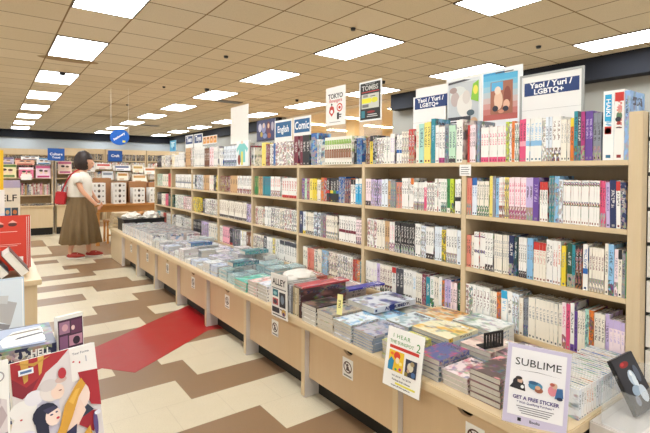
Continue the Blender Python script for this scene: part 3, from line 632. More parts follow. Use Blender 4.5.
# second row
pile(1.84, 2.06, 1.03, 1.19, 5, .022, 'a88c8c', '4c3438', 5, 9.1, 'the dusky pink stack', 'behind the black slotted stand', ('5c4a50', 'e4a0b0', 8.7))
pile(1.84, 2.06, 1.215, 1.385, 4, .0235, 'eef0f4', '9cacc4', 6, 10.2, 'the peach topped white stack', 'left of the black slotted stand', ('f0dcd0', 'c8a49c', 2.9))
z1 = pile(1.80, 2.04, 1.42, 1.66, 5, .021, 'd9e6f4', '5c8cc8', 6, 11.3, 'the large white and blue stack', 'with a yellow top cover', ('efe9c8', 'ecc04c', 61.3))
pile(2.055, 2.275, 1.36, 1.60, 5, .0215, 'eceff0', '4c7cb4', 6, 12.2, 'the large white stack', 'against the second bay', ('eef2ee', '9cb4ac', 14.5))
pile(1.80, 2.04, 1.69, 1.86, 4, .022, 'e8ecf0', '8cacc4', 6, 13.9, 'the white green stack', 'behind the blue grey magazines', ('dfe8ec', 'a4c0c8', 25.6))
pile(2.055, 2.275, 1.63, 1.86, 4, .0215, 'f0ede4', 'd09c3c', 6, 14.2, 'the stack with an orange and yellow cover', 'before the second bay', ('e8dcc0', 'dc9c3c', 28.8))
pile(1.79, 2.02, 1.89, 2.10, 3, .022, 'c9d8ec', '5c94cc', 6, 15.2, 'the pale blue covered stack', 'behind the yellow price tag', ('b8dcf0', '3c94cc', 33.1))
z2 = pile(2.03, 2.275, 1.90, 2.12, 2, .024, 'c4c4bc', '54545c', 6, 15.9, 'the grey covered pair', 'under the thick lettered volume')
o = lying(1.84, 2.20, 2.0, 2.25, TOPZ+.072, .034, lin('dfe4ec'), lin('2c3c8c'), 3, 16.4, 'thick_volume')
tag(o, 'thick grey covered volume with blue and red spine letters, flat on top', 'book')
text_mesh('spine_letters', 'AROUND', .028, flat('blue_ink', '2c3a7c'), frame((2.02, 1.9990, TOPZ+.0885), (1, 0, 0), (0, 0, 1)), o, .03, sx=1.5)
pile(1.79, 2.02, 2.12, 2.34, 3, .0225, 'b8b4ac', '5c5c64', 6, 17.7, 'the grey brown stack', 'behind the tan paged books', ('a8a294', 'd8d09c', 36.8))
pile(2.03, 2.275, 2.14, 2.34, 3, .022, 'd8d4c8', '3c3ca0', 6, 18.8, 'the yellow topped stack', 'beneath a blue edged book', ('d8cf88', '4c4cb0', 39.1))
# upright row beyond the stacks
ups = [('4a3434', '8c5c58', 'dark brown'), ('d8c8a4', 'b89c6c', 'tan'), ('e4d8bc', 'a08c6c', 'cream'), ('c8b48c', '8c744c', 'buff'), ('8c8c94', '3c3c44', 'grey'), ('d8dce4', '6c7ca4', 'pale blue'), ('5c5c64', 'c8c8d0', 'charcoal'), ('a0a0a4', '444450', 'mid grey'), ('dcdcdc', '707078', 'light grey'), ('747c84', 'd0d0d0', 'slate')]  # first cover is darkened to paint in the shadow under the red book
y = 2.375
for i, (c, a, nm) in enumerate(ups):
    t_ = .022
    m_ = MB(); book(m_, Matrix.Translation((1.565, y, TOPZ+.0006)) @ Matrix.Rotation(0, 4, 'Z'), (.26 if i else .36), t_, .182-.001*(i % 3), lin(c), lin(a), 3.1*i, 0)
    o = m_.build('upright_book', BOOK, attrs=True); tag(o, '%s book standing on the counter right of the alley notice, %s from right' % (nm, ordn(i+1)), 'book', 'books standing on the counter past the stacks'); y += t_+.001
o = lying(1.57, 1.95, 2.365, 2.47, TOPZ+.1835, .011, lin('c0404a'), lin('e08c90'), 0, 71.3, name='red_folder'); tag(o, 'thin rose red book laid flat across the tops of the standing counter books', 'book')
o = lying(1.93, 2.26, 2.345, 2.42, TOPZ+.119, .012, lin('3c3ca8'), lin('6c6cd0'), 0, 73.3, name='blue_book'); tag(o, 'narrow blue book lying along the edge of the pinkish magazines', 'book')
pile(1.945, 2.16, 2.43, 2.66, 5, .0235, 'e4d4cc', 'b87c74', 6, 19.1, 'the pinkish magazine stack', 'behind the upright counter books', ('d8bcb8', 'a8a49c', 41.7))
pile(1.56, 1.775, 2.80, 2.94, 5, .0225, 'f4f2ee', 'c8ccd8', 0, 20.2, 'the white paperback stack', 'left of the alley notice', ('eef0f8', 'c4d4f0', 48.3))
pile(1.56, 1.775, 2.955, 3.09, 5, .021, 'f6ece8', 'e8584c', 4, 21.1, 'the coral edged stack', 'left of the white stack', ('f0dcd8', 'e8a49c', 52.3))
pile(1.80, 2.0, 2.86, 3.05, 4, .0225, 'efe8e4', 'b85c54', 6, 22.4, 'the cream stack', 'behind the coral edged one', ('e8e0d8', 'b8a89c', 57.3))
pile(1.56, 1.83, 3.12, 3.33, 3, .024, '6fc9b8', 'd8f4ec', 0, 23.5, 'the mint green stack', 'on the counter centre', ('5cc4b0', 'a0e4d8', 61.9))
pile(1.98, 2.24, 3.0, 3.28, 3, .023, 'b8504c', 'f0e4dc', 6, 24.8, 'the dark red covered stack', 'below the third bay', ('c46c64', '5c3c3c', 65.1))
# white crumpled bag lying behind
bm = bmesh.new(); bmesh.ops.create_icosphere(bm, subdivisions=3, radius=1)
rn_ = random.Random(3)
from mathutils import noise as mnoise
for v in bm.verts:
    d = 1+.28*mnoise.noise(v.co*2.1)+.12*mnoise.noise(v.co*5.3)
    v.co = Vector((v.co.x*.12*d, v.co.y*.13*d, max(-.02, v.co.z*.05*d)))
me = bpy.data.meshes.new('crumpled_bag'); bm.to_mesh(me); bm.free(); me.materials.append(WRAP if False else PAPER)
o = bpy.data.objects.new('crumpled_bag', me); COL.objects.link(o); o.location = (1.93, 2.95, TOPZ+.112); o.rotation_euler = (0, 0, .2)
tag(o, 'crumpled white bag lying on the counter behind the alley notice', 'bag')

# shrink-wrapped sets in the far half of the counter
rs_ = random.Random(23)
PALS = [('f0f2f4', 'b8c8d8'), ('eef0f2', 'a8b4c8'), ('d0dcf0', '5c84c8'), ('e8e4f4', '9c8cd0'), ('e6ecee', 'a8c0cc'), ('dfe6ea', '7ca4bc'), ('cfe0e2', '5cb0ac'), ('eceae4', 'b4b4b8'), ('e0dce8', '8c84b8'), ('f0ecec', 'c8a0a8'), ('bcd4d8', '3c8c94'), ('d8dfe4', '6c8494')]
def wrapset(x0, x1, y0, y1, n, t, c, a, lab, zb=TOPZ, cols=None):
    r = thing('wrapped_set', ((x0+x1)/2, (y0+y1)/2, zb), lab, 'boxed set', 'shrink wrapped sets on the far half of the counter')
    m_ = MB(); z = zb+.0006
    for i in range(n):
        cc = cols[i % len(cols)] if cols else (c, a)
        M = Matrix.Translation((x0, y0, z)) @ Matrix(((0, 0, 1, 0), (1, 0, 0, 0), (0, 1, 0, 0), (0, 0, 0, 1)))
        if rs_.random() < .6:   # spine to the aisle
            M = Matrix.Translation((x0, y1, z)) @ Matrix(((1, 0, 0, 0), (0, 0, -1, 0), (0, 1, 0, 0), (0, 0, 0, 1)))
            book(m_, M, x1-x0, t-.0008, y1-y0, lin(cc[0]), lin(cc[1]), rs_.uniform(0, 90), rs_.choice([0, 3, 5, 6]))
        else: book(m_, M, y1-y0, t-.0008, x1-x0, lin(cc[0]), lin(cc[1]), rs_.uniform(0, 90), rs_.choice([0, 3, 5, 6]))
        z += t
    m_.build('volumes', BOOK, r, attrs=True)
    simple('wrap', (x0-.003, y0-.003, zb+.0004), (x1+.003, y1+.003, z+.003), WRAP, r)
    return r
y = 3.36; rowi = 0
while y < 5.62:
    dy = rs_.uniform(.135, .16)
    for ci, (xa, xb) in enumerate(((1.585, 1.74), (1.765, 1.92), (1.945, 2.10), (2.12, 2.26))):
        if rs_.random() < .06: continue
        c, a = rs_.choice(PALS)
        if 3.3 < y < 3.9 and rs_.random() < .6: c, a = ('9cc8cc', '2c7c8c')
        n = rs_.randint(2, 6); o_ = rs_.uniform(-.008, .008)
        wrapset(xa+o_, xb+o_, y, y+dy, max(2, n), rs_.uniform(.015, .0195), c, a, 'pale shrink wrapped set, %s across from the aisle in %s row past the mint stack' % (['first', 'second', 'third', 'last'][ci], ordn(rowi+1)))
    y += dy+.022; rowi += 1
def bigset(x0, x1, y0, y1, z0, z1, c, a, lab, sd):
    m_ = MB(); M = Matrix.Translation((x0, y0, z0)) @ Matrix(((0, 0, 1, 0), (1, 0, 0, 0), (0, 1, 0, 0), (0, 0, 0, 1)))
    book(m_, M, y1-y0, z1-z0, x1-x0, lin(c), lin(a), sd, 5); o = m_.build('boxed_set', BOOK, attrs=True); return tag(o, lab, 'boxed set')
for (xa, xb, ya, yb, c, a, lab) in ((1.70, 1.935, 4.68, 4.80, '2c5c9c', '8cb8e0', 'flat dark blue box lying on the wrapped sets at mid counter'), (1.62, 1.86, 3.48, 3.60, '1c5c74', '8cd0dc', 'flat deep teal box lying on the wrapped sets nearest the mint stack'), (1.95, 2.2, 3.92, 4.04, '2c8490', 'a8dce0', 'flat sea green box on the wrapped sets close to the shelves')):
    bigset(xa, xb, ya, yb, TOPZ+.125, TOPZ+.158, c, a, lab, 4.4)
# upright white sets towards the far end
y = 5.70; i = 0
while y < 7.2:
    th = .105
    for ci, xa in enumerate((1.585, 1.80, 2.02)):
        m_ = MB(); n = 4
        r = thing('volume_set', (xa, y, TOPZ), 'white set of upright volumes, %s from the aisle, %s beyond the wrapped sets' % (['first', 'second', 'third'][ci], ordn(i+1)), 'boxed set', 'white upright volume sets near the far end of the counter')
        for q in range(n): book(m_, Matrix.Translation((xa, y+q*.025, TOPZ+.0006)), .17, .024, .135-.006*ci, lin(rs_.choice(['eeeeec', 'f2eeea', 'dfe4ea', 'e8dcd8'])), lin(rs_.choice(['9ca4b4', 'c89ca0', '8ca4c4', 'b0b0b8'])), rs_.uniform(0, 60), rs_.choice([0, 0, 6]))
        m_.build('volumes', BOOK, r, attrs=True)
    y += th+.006; i += 1

# yellow price tag
b = MB(); M = frame((1.585, 2.01, TOPZ+.112), (.35, -.94, 0), (.1, 0, 1)); b.box((-.018, 0, 0), (.018, .115, .0012), M=M)
o = tag(b.build('price_tag', flat('yellow_tag', 'efe9a0')), 'narrow yellow price tag standing in the tan paged stack', 'tag')
text_mesh('tag_writing', 'SALE', .022, INK, M @ Matrix.Translation((0, .06, .0014)) @ Matrix.Rotation(R(90), 4, 'Z'), o, .01)
# black slotted stand on the peach covered stack
t = thing('slotted_stand', (1.92, 1.27, TOPZ+.096), 'black slotted card stand on the peach covered stack', 'stand')
b = MB(); M = frame((1.855, 1.262, TOPZ+.0955), (.13, -.03, 0), (0, 0, 1))
b.box((0, 0, 0), (.115, .012, .006), M=M); b.box((0, .065, 0), (.115, .075, .006), M=M)
for q in range(7): b.box((.0175*q, .012, 0), (.0175*q+.0098, .065, .006), M=M)
b.build('slotted_plate', BLK, t)
b = MB(); b.box((0, 0, -.05), (.115, .004, -.0002), M=M); b.build('foot', BLK, t)

# row of upright volumes behind the free sticker sign
x = 1.755; i = 0
while x < 2.26:
    m_ = MB(); th = .0205
    M = Matrix.Translation((x+th, .789, TOPZ+.0006)) @ Matrix.Rotation(R(90), 4, 'Z')
    c = rs_.choice(['f2f2f4', 'eef1f6', 'f6f3f0', 'e9eef6']); a = rs_.choice(['c83c4c', '3c8cc0', '8c9cac', 'd8843c', '5cac8c'])
    if i == 20: c, a = '2f70c8', 'ffffff'
    book(m_, M, .185, th-.001, .113, lin(c), lin(a), 2.3+i*.7, 0); o = m_.build('upright_book', BOOK, attrs=True)
    tag(o, '%s small white volume from the aisle, upright behind the free sticker sign' % ordn(i+1) if i != 20 else 'small blue volume among the white ones behind the free sticker sign', 'book', 'white volumes upright at the near end of the counter'); x += th; i += 1

# ------------------------------------------------------------------ sign holders at the counter edge
def card_sign(corners, name, lab, margin, plate=CLEAR, card=WHITE, thick=.003, foot=True):
    BL, BR, TR, TL = [Vector(c) for c in corners]
    w_ = (BR-BL).length; h_ = (TL-BL).length
    M = frame(BL, BR-BL, TL-BL)
    t = thing(name, BL, lab, 'sign')
    b = MB(); b.box((0, 0, -.0015), (w_, h_, -.0002), M=M); c_ = b.build('card', card, t)
    b = MB(); b.box((-.004, -.004, -.0045), (w_+.004, h_+.004, -.0018), M=M); b.build('holder', plate, t)
    return t, M, w_, h_
# free sticker sign
t, M, w_, h_ = card_sign([[1.515, .950, .483], [1.628, .772, .468], [1.676, .757, .732], [1.575, .935, .757]], 'sign_holder', 'white notice headed SUBLIME offering a free sticker at the counter corner', 0)
art('border', M, [('cfc8e2', rc(0, 0, w_, h_)), ('f4f3f6', rc(.014, .03, w_-.014, h_-.014))], VCOL, t, .0002)
cx = w_/2
text_mesh('heading', 'SUBLIME', .037, INK, M @ Matrix.Translation((cx, h_-.062, .0012)), t, 0, sx=1.12)
art('heading_flourish', M, [('55505c', [(cx-.075, h_-.092), (cx, h_-.087), (cx+.075, h_-.092), (cx, h_-.0885)])], VCOL, t, .0012)
sh = [('2b2730', ell(cx-.062, h_-.135, .018, .017)), ('d8b49c', ell(cx-.056, h_-.128, .009, .010)), ('3a302c', ell(cx-.06, h_-.119, .011, .006)), ('24222a', [(cx-.09, h_-.156), (cx-.036, h_-.162), (cx-.04, h_-.138), (cx-.075, h_-.132)]), ('eef0f0', ell(cx-.047, h_-.148, .006, .006)),
      ('4b8cb0', ell(cx-.004, h_-.136, .024, .015)), ('2f5e86', ell(cx-.012, h_-.126, .016, .006)), ('9c5c44', ell(cx+.008, h_-.148, .014, .010)), ('d8ac8c', ell(cx+.004, h_-.14, .009, .007)),
      ('e08c98', ell(cx+.052, h_-.14, .015, .018)), ('d8b49c', ell(cx+.058, h_-.122, .009, .010)), ('3f6ca0', [(cx+.06, h_-.165), (cx+.088, h_-.158), (cx+.084, h_-.126), (cx+.066, h_-.128)]), ('b0584c', ell(cx+.05, h_-.118, .008, .006)), ('1e2c50', ell(cx+.076, h_-.162, .01, .006))]
art('pictures', M, sh, VCOL, t, .0012)
text_mesh('offer_line', 'GET A FREE STICKER', .0175, VIOLET, M @ Matrix.Translation((cx, h_-.187, .0012)), t, .03, sx=.95)
text_mesh('offer_second_line', '* With Qualifying Purchase *', .0105, VIOLET, M @ Matrix.Translation((cx, h_-.203, .0012)), t, .01)
b = MB()
for q in range(4): b.box((cx-.062+.006*q, h_-.218-.0075*q, .001), (cx+.062-.006*q, h_-.2155-.0075*q, .0013), M=M)
b.build('small_print', flat('grey_ink', '77757c'), t)
b = MB(); b.box((cx-.055, .012, .001), (cx-.043, .024, .0013), M=M); b.build('bookshop_mark', INK, t)
text_mesh('bookshop_name', 'Books', .014, INK, M @ Matrix.Translation((cx+.002, .017, .0012)), t, .01)
# sunspot sign
t, M, w_, h_ = card_sign([[1.498, 1.565, .393], [1.506, 1.346, .396], [1.551, 1.35, .66], [1.543, 1.57, .657]], 'sign_holder', 'white notice for a second volume with two cover pictures, hung on the counter edge', 0)
text_mesh('heading', 'I HEAR', .026, GREENINK, M @ Matrix.Translation((w_*.40, h_-.036, .0006)), t, .0, sx=1.15, space=1.2)
text_mesh('heading_second_line', 'THE SUNSPOT', .0215, GREENINK, M @ Matrix.Translation((w_*.42, h_-.064, .0006)), t, .0, sx=1.05)
text_mesh('volume_number', '2', .052, flat('dark_green_ink', '3c8c44'), M @ Matrix.Translation((w_*.87, h_-.06, .0006)), t, .0)
b = MB(); b.box((.022, h_-.094, 0), (w_-.022, h_-.080, .0006), M=M); b.build('red_bar', REDINK, t)
x0, x1 = .022, w_*.52
sh = [('e9c02c', rc(x0, .075, x1, h_-.102)), ('d8432c', ell(x0+.05, .145, .02, .018)), ('f0d8b0', ell(x0+.055, .125, .012, .014)), ('2c84b0', [(x0, .075), (x0+.03, .075), (x0+.035, .12), (x0+.015, .135), (x0, .11)]), ('c83c8c', ell(x0+.075, .09, .008, .007)), ('e8742c', ell(x0+.02, .15, .01, .007)), ('f4e48c', ell(x0+.075, .115, .010, .008)), ('3c9c5c', ell(x0+.05, .085, .008, .005))]
x2, x3 = w_*.58, w_-.026
sh += [('2f3448', rc(x2, .075, x3, h_-.118)), ('d8d0b8', ell(x2+.03, .118, .018, .02)), ('a8946c', ell(x2+.04, .135, .012, .010)), ('4c6c9c', ell(x2+.05, .09, .012, .012)), ('c8a888', ell(x2+.02, .1, .008, .008)), ('8c7c3c', rc(x2, .075, x2+.018, .092))]
art('cover_pictures', M, sh, VCOL, t, .0004)
text_mesh('price_line', 'Vol.1 $15.99   Vol.2 $15.99', .0105, INK, M @ Matrix.Translation((w_/2, .056, .0006)), t, .008)
text_mesh('offer_line', 'Purchase both volumes', .0115, INK, M @ Matrix.Translation((w_/2, .039, .0006)), t, .012)
b = MB(); b.box((w_*.35, .021, 0), (w_-.025, .029, .0005), M=M); b.build('highlight_bar', flat('yellow_marker', 'e8e04c'), t)
text_mesh('offer_end', 'and get a gift while supplies last', .009, INK, M @ Matrix.Translation((w_/2, .014, .0007)), t, .01)
# alley sign
t, M, w_, h_ = card_sign([[1.500, 2.626, .445], [1.507, 2.436, .447], [1.502, 2.439, .731], [1.495, 2.629, .729]], 'sign_holder', 'narrow white ALLEY notice with four pictures on the counter edge', 0)
art('header_band', M, [('eceae6', rc(0, 0, w_, h_)), ('e4e2de', rc(.008, h_-.09, w_-.008, h_-.01))], VCOL, t, .0002)
text_mesh('heading', 'ALLEY', .058, INK, M @ Matrix.Translation((w_/2, h_-.055, .001)), t, .02, sx=.95)
art('pictures', M, [('6a6a70', rc(.012, .185, w_-.012, .192)), ('2f6c7c', rc(.02, .135, .085, .18)), ('8cc0c4', ell(.05, .155, .022, .012)), ('2a2c34', rc(.1, .075, .17, .17)), ('7c8c9c', ell(.135, .125, .02, .03)), ('b85c5c', rc(.02, .08, .085, .122)), ('3c3c48', ell(.05, .1, .022, .015)), ('30343c', rc(.012, .03, .1, .065)), ('c8a45c', ell(.15, .045, .025, .022)), ('5c3c6c', ell(.15, .035, .015, .012))], VCOL, t, .0008)
b = MB(); b.box((.015, .012, .0006), (w_-.02, .018, .001), M=M); b.box((.105, .055, .0006), (w_-.02, .061, .001), M=M); b.build('small_print', INK, t)
# acrylic bin at the near counter end with the dark comic
t = thing('acrylic_bin', (1.85, .60, .47), 'clear acrylic bin standing at the near end of the counter', 'bin')
bx0, bx1, by0, by1, bz0, bz1 = 1.81, 2.16, .62, .735, .4708, .615
simple('bin_base', (bx0, by0, bz0), (bx1, by1, bz0+.004), CLEAR, t)
for nm, a_, b_ in (('bin_wall', (bx0, by0, bz0+.0045), (bx1, by0+.003, bz1)), ('bin_wall', (bx0, by1-.003, bz0+.0045), (bx1, by1, bz1)), ('bin_wall', (bx0, by0+.0035, bz0+.0045), (bx0+.003, by1-.0035, bz1)), ('bin_wall', (bx1-.003, by0+.0035, bz0+.0045), (bx1, by1-.0035, bz1))): simple(nm, a_, b_, CLEAR, t)
o = simple('end_ledge', (1.80, .56, .002), (2.28, .7712, .470), LEGW, None, bevel=.004); tag(o, 'grey white ledge unit at the near end of the display counter', 'ledge')
M = frame((1.945, .663, .484), (.146, -.019, .013), (-.004, .094, .180))
t = thing('framed_comic', (1.7, .62, .47), 'black covered comic with red title leaning in the acrylic bin', 'book')
b = MB(); b.box((0, 0, -.018), (.148, .203, -.0005), M=M); M = M @ Matrix.Diagonal((.74, .634, 1, 1)); b.build('book_block', BLK, t, bevel=.001)
art('cover_art', M, [('2c2a30', rc(.004, .004, .196, .316)), ('8c1c1c', ell(.085, .27, .04, .018)), ('c03030', ell(.07, .275, .016, .010)), ('b8c8d8', ell(.10, .19, .03, .045)), ('dde8f0', ell(.11, .16, .018, .05)), ('9cb0c4', ell(.085, .12, .035, .03)), ('c8d4e0', ell(.13, .09, .03, .05)), ('eef4f8', ell(.10, .215, .012, .014)), ('545c6c', ell(.15, .2, .02, .05)), ('7c8494', ell(.06, .07, .02, .03))], VCOL, t, .0002)
# ------------------------------------------------------------------ signs and posters above the bookcases
PX = 2.52; SHT = SHZ[3]+.0005
STEEL = flat('sign_frame_grey', 'a7a9a6', .4, .3)
def topsign(name, yl, yr, z0, z1, lab, frame_=False, card=WHITE, base=SHT, dx=0.0, stem='clear'):
    """card facing the aisle; local x runs to the right as seen from the aisle"""
    M = frame((PX+dx, yl, z0), (0, -1, 0), (0, 0, 1)); w_ = yl-yr; h_ = z1-z0
    t = thing(name, (PX+dx, (yl+yr)/2, base), lab, 'sign' if 'sign' in name else 'poster')
    b = MB(); b.box((0, 0, -.003), (w_, h_, 0), M=M); b.build('card', card, t)
    if frame_:
        b = MB()
        b.box((-.012, -.0, -.006), (-.0005, h_+.012, .004), M=M); b.box((w_+.0005, 0, -.006), (w_+.012, h_+.012, .004), M=M); b.box((0, h_+.0005, -.006), (w_, h_+.012, .004), M=M)
        b.build('frame', STEEL, t)
    if z0 > base+.01:
        b = MB()
        if stem == 'clear': b.box((.0, base-z0, -.009), (w_, .03, -.0035), M=M); b.build('holder', CLEAR, t)
        else: b.box((w_*.5-.012, base-z0, -.012), (w_*.5+.012, .05, -.0035), M=M); b.build('pole', METAL, t)
    return t, M, w_, h_
for (yl, yr, z0, z1, what, dx, fr, zb) in ((1.478, 1.142, SHT, 1.95, 'large white section sign in a grey frame above the nearest bay', 0, True, (1.838, 1.914)), (2.331, 2.010, SHT, 1.945, 'white section sign left of the two film posters', 0, False, (1.853, 1.936))):
    t, M, w_, h_ = topsign('section_sign', yl, yr, z0, z1, what, fr)
    b = MB(); b.box((.016, zb[0]-z0, .0002), (w_-.012, zb[1]-z0, .0012), M=M); b.build('blue_panel', NAVYS, t)
    zc = (zb[0]+zb[1])/2-z0
    text_mesh('lettering', 'Yaoi / Yuri /', .043, WINK, M @ Matrix.Translation((w_/2, zc+.018, .0014)), t, .03, sx=1.12)
    text_mesh('lettering', 'LGBTQ+', .040, WINK, M @ Matrix.Translation((w_/2-.01, zc-.019, .0014)), t, .03, sx=1.12)
    b = MB(); b.box((.002, .30, .0002), (w_-.002, .302, .0006), M=M); b.build('fold_line', flat('fold_grey', 'c9c8c4'), t)
t, M, w_, h_ = topsign('blank_sign', 2.318, 2.018, 1.90, 2.008, 'plain white card standing up behind the left section sign', dx=.012)
# two posters bent over a clear stand
t, M, w_, h_ = topsign('film_poster', 2.03, 1.752, 1.60, 2.03, 'manga film poster with an embracing couple and green corner', stem='clear')
art('poster_art', M, [('dfe3e4', rc(.01, .01, w_-.01, h_-.02)), ('c4c9cc', rc(.02, .1, w_-.02, h_-.04)), ('d8dcd8', ell(.10, .31, .07, .06)), ('c0b0ac', ell(.075, .285, .035, .05)), ('a8928c', ell(.06, .345, .03, .02)), ('e6e2da', ell(.15, .24, .06, .08)), ('8cc440', [(.20, .27), (w_-.02, .25), (w_-.02, h_-.04), (.215, h_-.06)]), ('f0e25c', ell(.235, .33, .018, .03)), ('d8d0c8', ell(.165, .29, .03, .045)), ('3c3c44', rc(.02, .10, .2, .165)), ('e8e8ea', rc(.03, .135, .15, .143)), ('e8e8ea', rc(.03, .118, .17, .125)), ('d8b08c', ell(.225, .12, .03, .035)), ('4c4c54', [(.02, h_-.045), (.02, h_-.03), (.15, h_-.022), (.2, h_-.03)]), ('54646c', ell(.20, .185, .03, .02))], VCOL, t, .0004)
t, M, w_, h_ = topsign('film_poster', 1.75, 1.474, 1.60, 2.035, 'film poster with a framed couple on a blue to red ground', stem='clear')
bands = []
gr = ['58b4dc', '78c0de', '9cc8d8', 'bcc8cc', 'd0bcb8', 'd09c94', 'c87c74', 'bc6058']
for q in range(8): bands.append((gr[7-q], rc(.012, .12+.035*q, w_-.03, .12+.035*(q+1))))
art('poster_art', M, [('eef2f4', rc(0, 0, w_, h_))] + bands + [('3c9cd0', rc(.012, .40, .16, .415)), ('a86c54', rc(.065, .155, .215, .355)), ('5cb0dc', rc(.07, .30, .15, .352)), ('e8c4a8', ell(.12, .24, .03, .06)), ('f0d8c4', ell(.115, .30, .022, .025)), ('8c4c3c', ell(.18, .26, .025, .06)), ('e6b89c', ell(.175, .21, .022, .03)), ('30303c', ell(.10, .19, .02, .018)), ('34303c', ell(.17, .185, .02, .016)), ('d89478', ell(.14, .17, .02, .012)), ('c04838', rc(.012, .075, .2, .08)), ('2a2620', ell(.06, .075, .035, .016)), ('d8b04c', ell(.055, .085, .02, .008)), ('5c5c60', rc(.1, h_-.03, .22, h_-.024))], VCOL, t, .0004)
t, M, w_, h_ = topsign('event_poster', 2.943, 2.67, 1.815, 2.146, 'black poster headed TOMBS with a yellow comic panel')
art('poster_art', M, [('f2f2f0', rc(0, 0, w_, h_)), ('20221f', rc(.014, .014, w_-.014, h_-.014)), ('b43030', rc(.03, .238, w_-.03, .246)), ('c9cabf', rc(.03, .105, w_-.03, .225)), ('e6e02c', rc(.035, .15, .15, .19)), ('dcd83c', ell(.19, .17, .04, .022)), ('70726c', rc(.04, .115, .12, .14)), ('8c8e88', rc(.05, .198, .11, .22)), ('3c3e3c', rc(.14, .2, .2, .206)), ('2c7c8c', rc(.03, .03, .075, .09)), ('8c2c2c', ell(.15, .075, .05, .01)), ('d8d8d4', rc(.11, .05, .22, .056)), ('c8c8c4', rc(.1, .035, .23, .041))], VCOL, t, .0004)
text_mesh('heading', 'TOMBS', .056, flat('light_ink', 'c9c9c4'), M @ Matrix.Translation((w_/2, .272, .004)), t, .02, sx=1.1)
text_mesh('heading_small', 'MAUSOLEUM', .018, flat('light_ink_small', 'b9b9b4'), M @ Matrix.Translation((w_/2, .305, .004)), t, .0, sx=1.1)
t, M, w_, h_ = topsign('event_poster', 3.418, 3.131, 1.818, 2.165, 'white poster headed TOKYO with red script and round emblems')
text_mesh('heading', 'TOKYO', .062, INK, M @ Matrix.Translation((w_/2, h_-.085, .001)), t, .02, sx=1.0)
text_mesh('script_heading', 'Revengers', .048, REDINK, M @ Matrix.Translation((w_/2, h_-.125, .001)), t, .01, sx=.95, shear=.3)
art('emblems', M, [('d8402c', ell(.205, .155, .042, .038)), ('f3f2ef', ell(.205, .155, .03, .026)), ('d8402c', ell(.205, .155, .018, .014)), ('c8382c', [(.05, .12), (.09, .08), (.13, .12), (.12, .165), (.09, .18), (.06, .165)]), ('f3f2ef', ell(.09, .125, .02, .018)), ('2c2828', ell(.09, .19, .012, .01)), ('2c2828', rc(.17, .05, .2, .11)), ('2c2828', rc(.205, .065, .23, .075)), ('3c3434', rc(.18, .085, .235, .095)), ('9c9894', rc(.06, .025, .22, .03))], VCOL, t, .0006)
for (yl, yr, word, lab, zb, z1) in ((3.983, 3.663, 'Comic', 'blue and white sign reading Comic above the red and black binders', (1.79, 1.925), 1.95), (4.366, 4.004, 'English', 'blue and white sign reading English left of the comic sign', (1.765, 1.925), 1.947)):
    t, M, w_, h_ = topsign('section_sign', yl, yr, SHT, z1, lab)
    b = MB(); b.box((.022, zb[0]-SHT, .0002), (w_-.022, zb[1]-SHT, .0012), M=M); b.build('blue_panel', flat('teal_blue_print', '1f5f92'), t)
    text_mesh('lettering', word, .112 if word == 'Comic' else .100, WINK, M @ Matrix.Translation((w_/2, (zb[0]+zb[1])/2-SHT, .0014)), t, .02, sx=.86)
t, M, w_, h_ = topsign('character_poster', 4.80, 4.372, 1.74, 1.985, 'dark violet group poster between the blank panel and the English sign', dx=.01)
art('poster_art', M, [('3c4068', rc(0, 0, w_, h_)), ('c8c4d4', ell(.08, .16, .04, .05)), ('8c8cb4', ell(.17, .15, .05, .06)), ('d8c0a8', ell(.17, .18, .025, .03)), ('6c3c4c', ell(.28, .14, .05, .08)), ('e0c0a0', ell(.28, .17, .022, .028)), ('b0a8b8', ell(.37, .16, .03, .05)), ('b8a048', ell(.12, .08, .03, .03)), ('a85c3c', ell(.3, .06, .04, .03)), ('7c8cb8', ell(.2, .06, .05, .03)), ('2c2c44', rc(0, 0, w_, .02))], VCOL, t, .0004)
t, M, w_, h_ = topsign('blank_sign', 5.50, 5.0, 1.745, 2.215, 'tall plain off white panel on a clear stand above the fifth bay', card=PAPER)
t, M, w_, h_ = topsign('head_box_strip', 6.456, 5.944, 1.784, 1.90, 'strip of four orange boxes with small faces above the sixth bay')
sh = []
for q in range(4): sh += [('e8a050', rc(.01+.127*q, .01, .12+.127*q, .105)), ('5c3424', ell(.065+.127*q, .07, .03, .028)), ('f0d0a8', ell(.065+.127*q, .058, .022, .02))]
art('faces', M, sh, VCOL, t, .0004)
for yl, yr, wd in ((7.20, 6.86, 'Teen'), (6.82, 6.476, 'Toys')):
    t, M, w_, h_ = topsign('section_sign', yl, yr, 1.60, 1.956, 'small distant white and dark blue sign reading '+wd)
    b = MB(); b.box((.02, .22, .0002), (w_-.02, h_-.015, .0012), M=M); b.build('blue_panel', NAVYS, t)
    text_mesh('lettering', wd, .11, WINK, M @ Matrix.Translation((w_/2, .285, .0014)), t, .03)
    b = MB(); b.box((.03, .08, .0002), (w_-.03, .15, .0012), M=M); b.build('grey_print', flat('dull_grey_print', '6c7078'), t)
t, M, w_, h_ = topsign('blue_poster', 7.979, 7.66, 1.732, 1.916, 'small light blue picture card at the far end of the bookcases')
art('poster_art', M, [('4ca8d0', rc(0, 0, w_, h_)), ('b8e0ec', ell(.15, .1, .08, .05)), ('2c7cb0', ell(.2, .05, .06, .03)), ('f0f4f4', rc(.05, .14, .25, .155))], VCOL, t, .0004)
